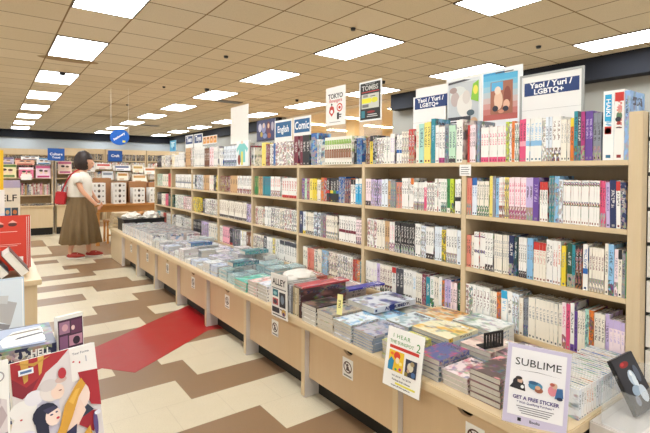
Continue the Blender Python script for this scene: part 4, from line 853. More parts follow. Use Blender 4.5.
# shirt-print book facing out on the fifth bay top shelf
b = MB(); M = frame((SX-.018, 4.80, SHT+.001), (0, -1, 0), (0, 0, 1)); b.box((0, 0, -.02), (.3, .28, 0), M=M)
o = tag(b.build('art_book', WHITE), 'white book facing out with a teal shirted figure on the fifth bay top shelf', 'book')
art('cover_art', M, [('e9edec', rc(.0, .0, .3, .28)), ('7cc8c4', [(.06, .04), (.06, .19), (.02, .15), (.0, .19), (.08, .25), (.2, .25), (.29, .19), (.26, .15), (.22, .19), (.22, .04)]), ('f0d0b4', ell(.14, .262, .03, .018)), ('8c4434', ell(.07, .07, .035, .06)), ('e8dc58', rc(.12, .01, .165, .16))], VCOL, o, .0004)

# ------------------------------------------------------------------ end of the bookcase: slatwall with face-out books
t = thing('slatwall_panel', (2.6, .77, 0), 'white slatwall panel with dark grooves closing the near end of the bookcases', 'panel')
b = MB(); z = .47; k = 0
while z < 1.66:
    b.box((SX+.055, .755, z), (3.1, .7745, min(z+.138, 1.665))); z += .155
b.build('slats', WHITE, t); simple('backing', (SX+.055, .775, .46), (3.1, .7785, 1.665), BLACK, t)
def faceout(x0, x1, z0, z1, y, col, sh, lab, tilt=.05, th=.02):
    M = frame((x0, y, z0), (1, 0, 0), (0, tilt, 1)); b = MB(); b.box((0, 0, -th), (x1-x0, z1-z0, 0), M=M)
    o = tag(b.build('display_book', flat('book_'+col, col)), lab, 'book'); art('cover_art', M, sh, VCOL, o, .0004); return o
faceout(2.42, 2.60, 1.165, 1.33, .725, 'a8483c', [('c86454', rc(.01, .01, .17, .155)), ('e8d8c0', rc(.03, .11, .15, .14)), ('5c2c28', ell(.09, .06, .04, .03))], 'brick red book facing out on the slatwall near the post')
faceout(2.385, 2.60, .98, 1.15, .715, '9ca09c', [('7c8480', rc(.01, .01, .2, .16)), ('c8ccc4', ell(.08, .1, .04, .04)), ('4c5450', rc(.02, .02, .15, .05))], 'grey book facing out on the slatwall below the red one')
faceout(2.37, 2.60, .70, .95, .70, 'e8eaee', [('dfe6f0', rc(.01, .01, .22, .24)), ('9cb4d4', ell(.12, .12, .05, .08)), ('b84c54', rc(.03, .2, .16, .215))], 'large white book facing out low on the slatwall')
b = MB(); b.box((2.355, .66, .96), (2.365, .7545, .968)); b.tube((2.36, .66, .955), (2.36, .66, .985), .006, 8); tag(b.build('wall_hook', BLK), 'black prong hook on the slatwall beside the end post', 'hook')
# leaning blue and white card above the slatwall
M = frame((2.44, .738, 1.50), (1, 0, 0), (.06, .02, 1)); b = MB(); b.box((0, 0, -.004), (.22, .32, 0), M=M); o = tag(b.build('header_card', flat('pale_blue_card', 'dbe7f2')), 'pale blue header card at the very right edge above the slatwall', 'sign')
art('header_print', M, [('1f4486', rc(.02, .17, .2, .25)), ('f2f6fa', rc(.02, .28, .2, .30))], VCOL, o, .0004)

# ------------------------------------------------------------------ hanging and far signs
t = thing('hanging_sign', (2.137, 10, 2.084), 'round bright blue hanging sign reading Stationery on two cords', 'sign')
Md = frame((2.137, 10, 2.084), (.86, -.5, 0), (0, 0, 1))
b = MB(); b.prism(ell(0, 0, .19, .165, 28), -.006, .006, M=Md); b.build('disc', DISC, t)
text_mesh('lettering', 'Stationery', .062, WINK, Md @ Matrix.Translation((-.01, .01, .0065)) @ Matrix.Rotation(R(33), 4, 'Z'), t, .04)
b = MB(); b.face([Md @ Vector((x, y, .0066)) for x, y in rc(.06, -.11, .115, -.07)], c=lin('f0e040')); b.build('yellow_mark', VCOL, t, attrs=True)
b = MB()
for sx_ in (-.17, .17):
    p = Md @ Vector((sx_, .05, 0)); b.tube(p, (p.x, p.y, CZ-.0005), .003, 6)
b.build('cords', WHITE, t)
for (x0, x1, z0, z1, y, wd, wd2) in ((.975, 1.285, 1.60, 1.86, 11.17, 'Culture', 'Travel'), (1.955, 2.23, 1.585, 1.81, 10.2, 'Craft', '')):
    t = thing('section_sign', ((x0+x1)/2, y, z0), 'dark blue square sign reading %s over the far shelves' % wd, 'sign')
    simple('card', (x0, y-.004, z0), (x1, y, z1), BLUE, t)
    M = frame((x0, y-.0045, z0), (1, 0, 0), (0, 0, 1))
    text_mesh('lettering', wd, .075, WINK, M @ Matrix.Translation(((x1-x0)/2, (z1-z0)*.52, .0006)), t, .02)
    if wd2: text_mesh('lettering', wd2, .06, WINK, M @ Matrix.Translation(((x1-x0)/2, (z1-z0)*.25, .0006)), t, .02)
    b = MB(); b.tube(((x0+x1)/2, y+.008, 0.78 if wd == 'Craft' else .65), ((x0+x1)/2, y+.008, z1-.02), .008, 8); b.build('pole', METAL, t)

# ------------------------------------------------------------------ far shelves
def farcase(x0, x1, y, zt, zs, lab, header=.12, base=.42):
    t = thing('bookcase', ((x0+x1)/2, y, 0), lab, 'bookcase')
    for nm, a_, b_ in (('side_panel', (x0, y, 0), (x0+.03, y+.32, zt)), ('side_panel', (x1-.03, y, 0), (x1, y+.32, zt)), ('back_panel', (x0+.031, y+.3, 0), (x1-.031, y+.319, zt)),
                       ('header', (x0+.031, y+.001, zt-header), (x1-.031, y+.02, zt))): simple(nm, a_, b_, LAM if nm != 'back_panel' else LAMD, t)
    for z in zs: simple('shelf', (x0+.031, y, z-.022), (x1-.031, y+.299, z), LAMY, t)
    return t
def fill(x0, x1, y, z, h, pal, dep=.15):
    x = x0+.005
    while x < x1-.02:
        th = rs_.uniform(.014, .035); c, a = rs_.choice(pal)
        book(rest, Matrix.Translation((x+th, y+.03, z+.0006)) @ Matrix.Rotation(R(90), 4, 'Z'), dep, th-.001, h*rs_.uniform(.82, 1), lin(c), lin(a), rs_.uniform(0, 90), rs_.choice([0, 5, 4, 1]))
        x += th
PF = [('e8e2d8', 'a85c4c'), ('d8d2c4', '4c5c7c'), ('b84c44', 'f0e8dc'), ('f0eee8', '3c3c44'), ('5c6c8c', 'e8e8e8'), ('caa45c', '5c3c24'), ('8c8c8c', 'f0f0f0'), ('e8b0b8', 'a03c5c')]
PD = [('3c342c', 'b89c74'), ('5c4c3c', 'd8c8a8'), ('8c7c64', '3c2c24'), ('c8b898', '5c4c3c'), ('2c3038', 'a8a8a8')]
PW = [('f0ece4', 'c83c3c'), ('f2f0ea', '2c5c94'), ('e8e0d4', 'a89c8c'), ('f4f2f0', '4c9c6c'), ('ecdccc', 'b86c4c'), ('f0f0f0', '7c8c9c'), ('e4d4bc', 'c8402c')]
mags = [0]
def mag(x0, x1, y, z0, z1, bg, a, lab):
    M = frame((x0, y, z0), (1, 0, 0), (0, .22, 1)); b = MB(); w_, h_ = x1-x0, z1-z0
    b.box((0, 0, -.006), (w_, h_, 0), M=M); o = tag(b.build('magazine', flat('magazine_'+bg, bg)), lab, 'magazine', 'magazines facing out on the far left shelves')
    r = rs_; art('cover_art', M, [(a, rc(.02*w_, .78*h_, .98*w_, .97*h_)), ('e8c8b0', ell(w_*.35, h_*.48, w_*.13, h_*.16)), ('3c2c2c', ell(w_*.35, h_*.6, w_*.14, h_*.09)), ('e8c8b0', ell(w_*.68, h_*.45, w_*.12, h_*.15)), ('5c3c2c', ell(w_*.68, h_*.57, w_*.13, h_*.08)), (a, rc(w_*.1, h_*.05, w_*.9, h_*.2))], VCOL, o, .0006)
# left group, magazines above books above a cupboard
for i, (x0, x1) in enumerate(((-2.2, -1.1), (-1.06, .02), (.06, 1.115), (1.15, 2.2))):
    if i == 3: x0, x1 = 1.15, 1.62
    t = farcase(x0, x1, 11.6, 1.85, [.63, .86, 1.225, 1.42, 1.60], ['far left magazine bookcase beyond the left display table', 'second magazine bookcase from the far left', 'magazine bookcase standing beneath the Culture sign', 'narrow shelf unit behind the woman'][i])
    simple('cupboard_front', (x0+.031, 11.59, .16), (x1-.031, 11.6, .60), LAM, t)
    simple('counter_ledge', (x0, 11.38, .615), (x1, 11.599, .64), LAMY, t)
    simple('cupboard_body', (x0+.02, 11.42, .16), (x1-.02, 11.589, .6145), LAM, t)
    simple('kick_board', (x0+.02, 11.5, 0), (x1-.02, 11.52, .1599), BLACK, t)
    fill(x0+.04, x1-.04, 11.6, .86, .26, PF, .18); fill(x0+.04, x1-.04, 11.7, 1.60, .12, PD); fill(x0+.04, x1-.04, 11.66, 1.42, .15, PD)
    fill(x0+.04, x1-.04, 11.40, .64, .04, PD, .12)
L_ = [('e8c8d8', 'b83c6c', .78, 1.05, 1.225, 1.50, 'pink cover with two faces'), ('d86c8c', 'f0e8ec', .48, .74, 1.225, 1.46, 'rose cover with a white caption'), ('e8d8a8', '5c7c3c', .12, .44, 1.235, 1.52, 'pale yellow landscape cover'), ('c8b0a0', '3c3434', -.3, 0.0, 1.235, 1.5, 'brown portrait cover'), ('d8e0e8', '2c7ca8', .80, 1.06, 1.52, 1.66, 'sky blue cover on the upper rack'), ('e0a88c', 'a83c34', .42, .76, 1.50, 1.64, 'orange red cover on the upper rack'), ('f4f4f4', '24242c', .52, .84, 1.615, 1.70, 'white header card with dark lettering'), ('b8b0c4', '5c4c7c', .1, .4, 1.52, 1.66, 'mauve cover on the upper rack'), ('e8d0c0', 'b85c7c', 1.19, 1.45, 1.32, 1.60, 'peach portrait cover behind the woman')]
for bg, a, x0, x1, z0, z1, l in L_: mag(x0, x1, 11.46-(.08 if z0 < 1.4 else 0), z0, z1, bg, a, 'magazine with a %s' % l)
b = MB(); b.box((.52, 11.34, 1.19), (.70, 11.346, 1.31)); o = tag(b.build('caption_card', WHITE), 'small white caption card in front of the rose magazine', 'label')
# far back row
for i, x0 in enumerate((1.5, 2.62, 3.74, 4.86)):
    zt = 2.0
    t = farcase(x0, x0+1.10, 14.0, zt, [.5, .85, 1.15, 1.42, 1.68], 'back row maple bookcase, %s from the left behind the box table' % ['first', 'second', 'third', 'fourth'][i], header=.14)
    for z, h, pl in ((1.68, .20, PD), (1.42, .22, PW), (1.15, .22, PW), (.85, .25, PW), (.5, .3, PW)): fill(x0+.04, x0+1.06, 14.0, z, h, pl)
    # cornice spot lamps
for i, (x0, x1, z0, z1, bg, a) in enumerate([(2.35, 2.75, 1.44, 1.60, 'f0ece8', 'c83430'), (2.80, 3.25, 1.40, 1.55, 'f0f2f6', '2c4c8c'), (3.30, 3.6, 1.35, 1.56, 'f0ead8', 'c8a45c'), (3.62, 3.95, 1.30, 1.50, 'f4f0e8', 'c07848'), (2.05, 2.33, 1.36, 1.58, 'e8e4e0', '5c6c8c'), (3.97, 4.12, 1.43, 1.60, 'e8e4e0', 'c82c2c'), (2.5, 2.78, 1.15, 1.38, 'dfe4ea', '7c8494'), (2.9, 3.2, 1.12, 1.36, 'f4ecdc', 'b8863c'), (3.3, 3.7, 1.06, 1.30, 'f6f0e0', 'd0a060')]):
    M = frame((x0, 13.88-.03*i % .1, z0), (1, 0, 0), (0, .2, 1)); b = MB(); w_, h_ = x1-x0, z1-z0; b.box((0, 0, -.01), (w_, h_, 0), M=M)
    o = tag(b.build('display_book', flat('book_face_'+bg, bg)), '%s gift book facing out on the back row, %s from left' % (['red and white', 'navy lettered', 'golden', 'tan', 'slate', 'narrow red topped', 'grey', 'ochre', 'straw coloured'][i], ordn([2, 5, 7, 8, 1, 9, 3, 4, 6][i])), 'book')
    art('cover_art', M, [(a, rc(.1*w_, .55*h_, .9*w_, .85*h_)), (a, rc(.2*w_, .12*h_, .6*w_, .22*h_))], VCOL, o, .0006)

# ------------------------------------------------------------------ oak table with boxes
t = thing('display_table', (2.6, 9.6, 0), 'golden oak table holding stacks of white boxes behind the woman', 'table')
simple('tabletop', (1.52, 9.2, .725), (3.5, 10.0, .765), PINE, t, bevel=.004)
simple('apron', (1.6, 9.26, .62), (3.42, 9.285, .7245), PINE, t)
for x in (1.57, 3.40):
    for y in (9.24, 9.90): simple('leg', (x, y, 0), (x+.06, y+.06, .6195 if y > 9.5 else .6195), PINEV, t)
for q in range(2):
    x = 1.78+.62*q
    c = thing('stool', (x+.2, 9.6, 0), 'small oak stool under the box table, %s one' % ['left', 'right'][q], 'stool')
    simple('seat', (x, 9.42, .40), (x+.42, 9.80, .43), PINE, c)
    for xx in (x+.01, x+.37):
        for yy in (9.44, 9.75): simple('leg', (xx, yy, 0), (xx+.035, yy+.035, .3995), PINEV, c)
    simple('stretcher', (x+.05, 9.45, .14), (x+.365, 9.47, .17), PINEV, c)
st4 = [(1.50, 1.74, 4, 9.30), (1.86, 2.10, 4, 9.30), (2.21, 2.45, 3, 9.30), (2.52, 2.76, 3, 9.30), (2.86, 3.1, 4, 9.30)]
for i, (x0, x1, n, y) in enumerate(st4):
    for k in range(n):
        z = .7656+.1*k; r = thing('gift_box', ((x0+x1)/2, y+.12, z), 'white gift box with dark figures, %s from bottom of %s stack on the oak table' % (ordn(k+1), ordn(i+1)), 'box', 'white gift boxes stacked on the oak table')
        simple('carton', (x0+.02, y, z), (x1, y+.24, z+.097), WHITE, r)
        M = frame((x0+.02, y-.0005, z), (1, 0, 0), (0, 0, 1)); w_ = x1-x0-.02
        art('box_print', M, [('2c2a30', ell(w_*.5, .05, .022, .03)), ('a88c74', ell(w_*.5, .065, .012, .012)), ('b8b4b0', rc(w_*.12, .03, w_*.24, .07)), ('8c8884', rc(w_*.75, .035, w_*.88, .06))], VCOL, r, .0008)
for i, (x0, x1, z1, y) in enumerate([(1.62, 1.90, 1.25, 9.62), (1.93, 2.20, 1.18, 9.66), (2.23, 2.56, 1.18, 9.6), (2.60, 2.86, 1.16, 9.58), (2.9, 3.2, 1.2, 9.6)]):
    o = simple('cardboard_box', (x0, y, .7656), (x1, y+.28, z1), CARD, None, bevel=.003); tag(o, 'brown cardboard box behind the white gift boxes, %s from left' % ordn(i+1), 'box', 'brown cardboard boxes on the oak table')

# black tote with papers at the end of the counter
t = thing('tote_bin', (1.9, 7.7, TOPZ), 'black tote bin of white papers at the far end of the counter', 'bin')
b = MB(); x0, x1, y0, y1 = 1.62, 2.22, 7.30, 7.70
b.box((x0, y0, TOPZ+.0005), (x1, y0+.012, TOPZ+.17)); b.box((x0, y1-.012, TOPZ+.0005), (x1, y1, TOPZ+.17)); b.box((x0, y0+.012, TOPZ+.0005), (x0+.012, y1-.012, TOPZ+.17)); b.box((x1-.012, y0+.012, TOPZ+.0005), (x1, y1-.012, TOPZ+.17)); b.box((x0+.012, y0+.012, TOPZ+.0005), (x1-.012, y1-.012, TOPZ+.012))
b.build('tub', BLK, t)
b = MB(); b.box((x0-.015, y0-.015, TOPZ+.1702), (x1+.015, y0+.012, TOPZ+.185)); b.box((x0-.015, y0+.0125, TOPZ+.1702), (x0+.012, y1, TOPZ+.185)); b.box((x1-.012, y0+.0125, TOPZ+.1702), (x1+.015, y1, TOPZ+.185)); b.build('rim', BLK, t)
def lump(name, c, s, m, lab, cat, seed, fr=2.4, am=.35):
    bm = bmesh.new(); bmesh.ops.create_icosphere(bm, subdivisions=3, radius=1)
    for v in bm.verts:
        d = 1+am*mnoise.noise(v.co*fr+Vector((seed, 0, 0)))+.15*mnoise.noise(v.co*6+Vector((seed, 3, 0)))
        v.co = Vector((v.co.x*s[0]*d, v.co.y*s[1]*d, v.co.z*s[2]*d))
    me = bpy.data.meshes.new(name); bm.to_mesh(me); bm.free(); me.materials.append(m); o = bpy.data.objects.new(name, me); COL.objects.link(o); o.location = c; return tag(o, lab, cat)
lump('crumpled_paper', (1.78, 7.5, TOPZ+.20), (.14, .15, .07), PAPER, 'crumpled white paper on the left of the black tote', 'paper', 1)
lump('crumpled_paper', (2.07, 7.5, TOPZ+.20), (.13, .15, .075), PAPER, 'crumpled white paper on the right of the black tote', 'paper', 5)
lump('tan_packet', (1.93, 7.58, TOPZ+.245), (.13, .06, .03), flat('tan_packet', 'c99058'), 'tan packet lying on top of the papers in the tote', 'packet', 8)
t = thing('letter_tray', (1.66, 7.9, 0), 'stepped stack of pale wooden trays beyond the counter end', 'tray')
b = MB()
for q in range(5): b.box((1.56+.012*q, 7.86, TOPZ-.03+.055*q), (1.86, 8.15, TOPZ+.015+.055*q))
b.box((1.60, 7.88, 0), (1.84, 8.13, TOPZ-.0305)); b.build('trays', LAM, t)

# ------------------------------------------------------------------ left foreground tables and books
def dtable(x0, x1, y0, y1, z, lab):
    t = thing('display_table', ((x0+x1)/2, (y0+y1)/2, 0), lab, 'table')
    simple('tabletop', (x0, y0, z-.03), (x1, y1, z), LAMY, t, bevel=.003)
    simple('side_panel', (x0+.02, y0+.02, 0), (x1-.022, y0+.04, z-.0305), LAM, t); simple('side_panel', (x0+.02, y1-.04, 0), (x1-.022, y1-.02, z-.0305), LAM, t)
    simple('side_panel', (x1-.045, y0+.0405, 0), (x1-.025, y1-.0405, z-.0305), LAM, t); return t
dtable(-1.2, .243, 3.126, 4.5, .75, 'maple display table with red books on the left of the aisle')
dtable(-1.2, .255, .62, 2.45, .62, 'lower maple display table at the left front')
# rail lip on the far table
# red hardbacks leaning
for i in range(3):
    dx = .012*i; y = 3.50+.035*i
    M = frame((-.11+dx, y, .7515+(.0)), (1, 0, 0), (0, .16, 1)); b = MB(); b.box((0, .0, -.028), (.30, .345, 0), M=M)
    t = thing('red_hardback', (0, y, .75), 'bright red hardback %s on the left display table' % ['in front of its row', 'second in its leaning row', 'hindmost of the three'][i], 'book', 'red hardbacks leaning in a row')
    b.build('cover', flat('red_cover', 'd43a22', .35), t)
    b = MB(); b.box((.3005, .005, -.026), (.303, .34, -.002), M=M); b.build('page_edge', PAPER, t)
    if i == 0:
        art('cover_print', M, [('5c2a24', ell(.155, .285, .024, .012)), ('e8a898', [(.13, .297), (.155, .315), (.182, .297)]), ('5c2a24', ell(.225, .292, .024, .012)), ('e8a898', [(.2, .303), (.225, .32), (.252, .303)]), ('f0b8a8', rc(.06, .245, .25, .249)), ('f0b8a8', rc(.10, .165, .27, .168)), ('f0c0b0', rc(.10, .155, .25, .158)), ('f2efe8', rc(.2, .045, .28, .085)), ('6c6c70', rc(.215, .055, .265, .06))], VCOL, t, .0006)
# two thick paperbacks leaning back, pages to the aisle
for i, (x, y) in enumerate(((.085, 3.25), (-.015, 3.24), (-.10, 3.23))):
    M = Matrix.Translation((x+.10, y, .782)) @ Matrix.Rotation(R(-36), 4, 'Y') @ Matrix.Translation((-.045, 0, 0))
    b = MB(); b.box((.002, 0, 0), (.046, .20, .16), M=M, c=lin('e2dbcc'))
    t = thing('leaning_paperback', (x, y, .75), 'thick paperback leaning over with its page edge showing, %s on the left display table' % ['right one', 'middle one', 'left one'][i], 'book', 'leaning paperbacks in front of the red hardbacks')
    b.build('page_block', PAPER, t)
    b = MB(); b.box((-.002, -.003, 0), (.0018, .203, .165), M=M); b.box((.0462, -.003, 0), (.049, .203, .165), M=M); b.build('cover', flat('dark_patterned_cover', '5c4c48', .4, noise=.5, scale=60) if i == 0 else flat('grey_cover', '6c7480', .4), t)
# pale blue display panel
M = frame((-.14, 2.36, .6215), (1, .05, 0), (0, .16, 1)); b = MB(); w_, h_ = .262, .30; b.box((0, 0, -.004), (w_, h_, 0), M=M)
t = thing('display_board', (0, 2.36, .62), 'pale blue board with a grey picture standing at the left front', 'sign'); b.build('card', flat('pale_blue_board', 'c3d7ea'), t)
art('print', M, [('d8e4f0', rc(.005, .01, w_-.005, h_-.008)), ('b4b4b8', [(.15, .13), (.21, .10), (.235, .19), (.18, .21)]), ('8c8c94', [(.14, .10), (.2, .08), (.21, .10), (.15, .12)]), ('c8ccd0', [(.16, .20), (.2, .19), (.205, .225), (.165, .23)]), ('f4f8fc', rc(w_-.008, .01, w_-.004, h_-.008))], VCOL, t, .0006)
# stack of thick omnibus volumes with patterned jackets
JK = [('34406c', '7c90c4'), ('5c6ca0', 'c0c8e0'), ('2c3458', '8c94b8'), ('3c4c84', 'b0bcdc'), ('20264a', '6c84c4')]
z = .6206
for i in range(5):
    c, a = JK[i]; t_ = .045
    o = lying(-.16+.004*i, .168-.006*(i % 2), 1.66, 1.90, z, t_-.0008, lin(c), lin(a), 5, 7.7*i+2, rot=R([2, -3, 1, -2, 0][i]))
    if i == 4: pass
    tag(o, '%s thick volume with a blue violet jacket in the left front stack' % ['lowest', 'second', 'middle', 'fourth', 'topmost'][i], 'book', 'thick jacketed volumes stacked at the left front'); z += t_
M = frame((.095, 1.6585, z-.0395), (1, 0, 0), (0, 0, 1))
text_mesh('spine_letters', 'HELL', .03, WINK, M @ Matrix.Translation((.03, .018, .0006)), o, .03, sx=.8)
M = frame((-.16, 1.66, z+.0003), (1, 0, 0), (0, 1, 0)); o2 = o
art('jacket_print', M, [('a8b4cc', rc(.01, .02, .3, .225)), ('7c8cb0', [(.01, .02), (.12, .02), (.2, .12), (.05, .16), (.01, .12)]), ('e8e8e4', [(.19, .03), (.30, .04), (.3, .2), (.22, .18), (.18, .1)]), ('4c4c54', [(.22, .09), (.3, .12), (.3, .135), (.23, .11)]), ('d8d4cc', ell(.13, .17, .05, .03)), ('f0eeea', ell(.06, .08, .03, .02)), ('8c8478', [(.2, .14), (.3, .16), (.29, .175), (.22, .16)])], VCOL, o, .0003)
# purple panelled comic leaning outward beside the stack
M = frame((.185, 1.735, .622), (.93, .30, 0), (.06, .10, 1)); b = MB(); b.box((0, 0, -.022), (.085, .272, 0), M=M)
t = thing('panelled_comic', (.2, 1.74, .62), 'small comic with purple panel art standing right of the thick volumes', 'book'); b.build('cover', WHITE, t)
art('panel_art', M, [('4a2c44', rc(.002, .15, .083, .262)), ('a87c98', rc(.006, .215, .04, .255)), ('6c3c5c', rc(.044, .21, .08, .255)), ('d8a8b4', ell(.024, .235, .010, .012)), ('8c5c84', rc(.006, .165, .032, .208)), ('c08ca4', rc(.036, .17, .08, .205)), ('2c1c30', ell(.06, .185, .012, .014)), ('e8c8c8', ell(.05, .23, .006, .008)), ('382438', rc(.002, .01, .083, .145)), ('a8788c', rc(.03, .08, .08, .135))], VCOL, t, .0004)
b = MB(); b.box((0, .2722, -.022), (.085, .2745, 0), M=M); b.build('top_pages', PAPER, t)
# big colour cover facing out
M = frame((.053, 1.3, .661), (.975, .21, 0), (-.04, .28, .96)); w_, h_ = .201, .256
t = thing('illustrated_book', (.15, 1.33, .66), 'large illustrated cover of an embracing couple with red curtain and gold sleeve', 'book')
b = MB(); b.box((0, 0, -.024), (w_, h_, -.0008), M=M); b.build('book_block', WHITE, t, bevel=.001)
sh = [('e3dcdc', rc(0, 0, w_, h_)), ('d8d4e4', rc(0, 0, .10, .15)), ('b02c34', [(0, h_), (.135, h_), (.105, .23), (.075, .212), (.05, .175), (.035, .165), (0, .185)]), ('8c2030', [(.0, .22), (.03, .19), (.06, .205), (.04, .175), (.02, .165), (0, .18)]), ('d8a850', [(.02, h_), (.04, h_), (.035, .205), (.026, .20)]), ('d8a850', [(.06, h_), (.075, h_), (.066, .215), (.06, .21)]), ('c89840', [(.01, h_-.004), (.05, h_-.012), (.09, h_-.004), (.05, h_-.02)]),
      ('f2eeea', rc(.135, .17, w_, h_)), ('f4f2f0', ell(.02, .14, .03, .022)), ('eceaf2', ell(.045, .16, .022, .018)), ('f4f0ee', ell(.03, .10, .04, .035)), ('e2def0', ell(.02, .06, .03, .03)),
      ('e8e0dc', ell(.085, .165, .028, .026)), ('f2d8c8', ell(.098, .158, .016, .019)), ('d8d0d0', ell(.078, .18, .020, .015)), ('d4b8b0', ell(.108, .185, .014, .008)),
      ('aa2430', [(.15, .19), (.2, .185), (.2, .09), (.175, .10), (.158, .15)]), ('9c1e2c', [(.15, .09), (.19, .08), (.175, .03), (.14, .06)]), ('2c3448', [(.13, .10), (.165, .105), (.18, .085), (.15, .075)]), ('b8303c', ell(.112, .20, .010, .014)),
      ('f4ddd0', ell(.15, .13, .024, .034)), ('f0d4c4', [(.10, .06), (.15, .12), (.16, .09), (.13, .05)]),
      ('22243c', ell(.066, .112, .030, .028)), ('22243c', [(.04, .11), (.045, .06), (.03, .02), (.055, .0), (.07, .04), (.07, .09)]), ('2c2c50', [(.10, .05), (.135, .065), (.13, .035), (.1, .02)]), ('f4ddd2', ell(.082, .103, .018, .022)), ('3c3858', [(.06, .125), (.085, .128), (.095, .12), (.07, .112)]), ('c83848', ell(.092, .096, .004, .003)), ('48406c', ell(.078, .108, .004, .002)), ('48406c', ell(.09, .111, .003, .002)), ('8c4c4c', ell(.103, .16, .004, .0015)),
      ('d8a038', [(.11, .12), (.14, .16), (.155, .175), (.165, .155), (.145, .13), (.125, .085), (.10, .04), (.085, .015), (.07, .035), (.095, .075)]), ('e8b850', [(.12, .125), (.14, .15), (.15, .15), (.13, .115)]), ('d09c3c', [(.11, 0), (.13, .02), (.165, .05), (.17, .02), (.15, 0)]), ('5c4c84', ell(.18, .05, .006, .03)), ('e8e8f4', ell(.187, .075, .008, .006)),
      ('c0343c', ell(.012, .12, .003, .002)), ('c0343c', ell(.02, .07, .003, .002)), ('c0343c', ell(.012, .05, .003, .002)), ('c0343c', ell(.14, .22, .003, .002)), ('c0343c', ell(.155, .215, .002, .003))]
art('cover_picture', M, sh, VCOL, t, .0002)
art('series_badge', M, [('eef2f8', rc(.012, .222, .045, .236)), ('5c7ca8', rc(.016, .226, .041, .232))], VCOL, t, .016)
text_mesh('cover_title', 'Your Forma', .0085, flat('soft_grey_ink', '7c7c8c'), M @ Matrix.Translation((.158, h_-.016, .016)), t, .01)
text_mesh('volume_number', '1', .022, flat('silver_ink', 'a8a8b8'), M @ Matrix.Translation((.17, h_-.036, .016)), t, .0)
b = MB(); b.box((-.004, -.008, -.030), (w_+.006, .10, -.0262), M=M); b.box((-.004, -.012, -.030), (w_+.006, -.0082, .012), M=M); b.build('stand', CLEAR, t)
# monochrome comic at the left edge
M = frame((-.165, 1.235, .655), (1, .08, 0), (0, .27, .96)); w_, h_ = .205, .29; b = MB(); b.box((0, 0, -.02), (w_, h_, 0), M=M)
t = thing('monochrome_comic', (-.06, 1.25, .65), 'white covered comic with a grey sketch at the left edge', 'book'); b.build('cover', WHITE, t)
art('sketch', M, [('d8d0d2', [(.09, .02), (.2, .02), (.2, .2), (.16, .22), (.12, .16)]), ('9c8c90', [(.15, .05), (.2, .09), (.2, .13), (.165, .12)]), ('b8a8ac', [(.16, .15), (.19, .19), (.2, .165), (.185, .14)]), ('7c6c74', ell(.185, .07, .008, .016)), ('c8bcc0', ell(.175, .2, .014, .012)), ('8c8088', [(.12, .03), (.16, .05), (.15, .08)]), ('a8a0a4', ell(.185, h_-.035, .012, .012)), ('f4f4f4', ell(.185, h_-.035, .009, .009))], VCOL, t, .0004)
text_mesh('volume_number', '1', .02, INK, M @ Matrix.Translation((.185, h_-.035, .0022)), t)
# tall panels at the far left edge
t = thing('banner', (.0, 4.62, .75), 'yellow banner card standing at the far left edge', 'banner'); simple('card', (-.35, 4.62, .78), (.089, 4.626, 1.556), flat('yellow_card', 'f2c21e'), t); simple('base_block', (-.35, 4.58, .0), (.089, 4.66, .7795), LAM, t)
t = thing('notice_board', (.16, 5.0, 0), 'white notice reading SELF with small pictures beyond the red books', 'sign')
simple('card', (-.1, 5.0, .90), (.22, 5.006, 1.30), PAPER, t); simple('pole', (.05, 5.01, 0), (.08, 5.03, 1.2), METAL, t)
M = frame((-.1, 4.9995, .90), (1, 0, 0), (0, 0, 1))
art('header', M, [('b8b0d4', rc(.0, .33, .32, .40)), ('2c6ca0', rc(.2, .06, .25, .15)), ('3c4c5c', rc(.255, .06, .305, .15)), ('c87c4c', ell(.28, .11, .016, .02)), ('c8a884', ell(.225, .11, .014, .02))], VCOL, t, .0004)
text_mesh('lettering', 'SELF', .085, INK, M @ Matrix.Translation((.215, .235, .001)), t, .01)
simple('white_card', (-.3, 3.98, .7515), (.083, 3.986, 1.25), WHITE); o = COL.objects[-1]; tag(o, 'plain white card standing behind the red hardbacks', 'card'); 
o = simple('white_card_base', (-.3, 3.95, .7506), (.083, 3.9795, .757), WHITE, o)
art('card_print', frame((-.3, 3.9795, .7515), (1, 0, 0), (0, 0, 1)), [('dfe8f2', rc(.3, .25, .38, .33)), ('a8b8cc', rc(.3, .1, .38, .2))], VCOL, COL.objects.get('white_card'), .0004)
tag_rest = rest.build('paperbacks_in_the_distance', BOOK, attrs=True)
tag_rest.name = 'paperback_rows'
tag(tag_rest, 'rows of distant paperbacks filling the far bookcase bays and back shelves', 'books', kind='stuff')
# ------------------------------------------------------------------ the woman
PC = Vector((1.20, 8.16, 0)); FW = Vector((.90, -.435, 0)).normalized(); LS = Vector((-FW.y, FW.x, 0))   # forward, her left
def PP(u, z, s=0.0): return PC+FW*u+LS*s+Vector((0, 0, z))
SKIN = flat('skin', 'd8a284', .55); HAIR = flat('dark_brown_hair', '2a1c18', .5, noise=.2, scale=40); SHIRT = flat('white_tee', 'e6e2d8', .85, noise=.04, scale=30); SKIRT = flat('olive_brown_cotton', '7d6748', .85, noise=.06, scale=18)
SHOE = flat('red_shoe', 'a83428', .5); SOLE = flat('white_rubber', 'e8e4dc', .6); BAG = flat('red_leather', 'b81c24', .4)
woman = thing('person', PC, 'woman in a white tee and long olive skirt, looking down at the box table', 'person')
V = []; E_ = []; RAD = []
def vv(p, r, par=None):
    V.append(p); RAD.append(r)
    if par is not None: E_.append((par, len(V)-1))
    return len(V)-1
pel = vv(PP(-.04, .93), .135); wa = vv(PP(-.05, 1.03), .108, pel); ch = vv(PP(-.05, 1.18), .118, wa); uc = vv(PP(-.055, 1.29), .10, ch)
nk = vv(PP(-.01, 1.385), .045, uc); hd0 = vv(PP(.035, 1.46), .055, nk)
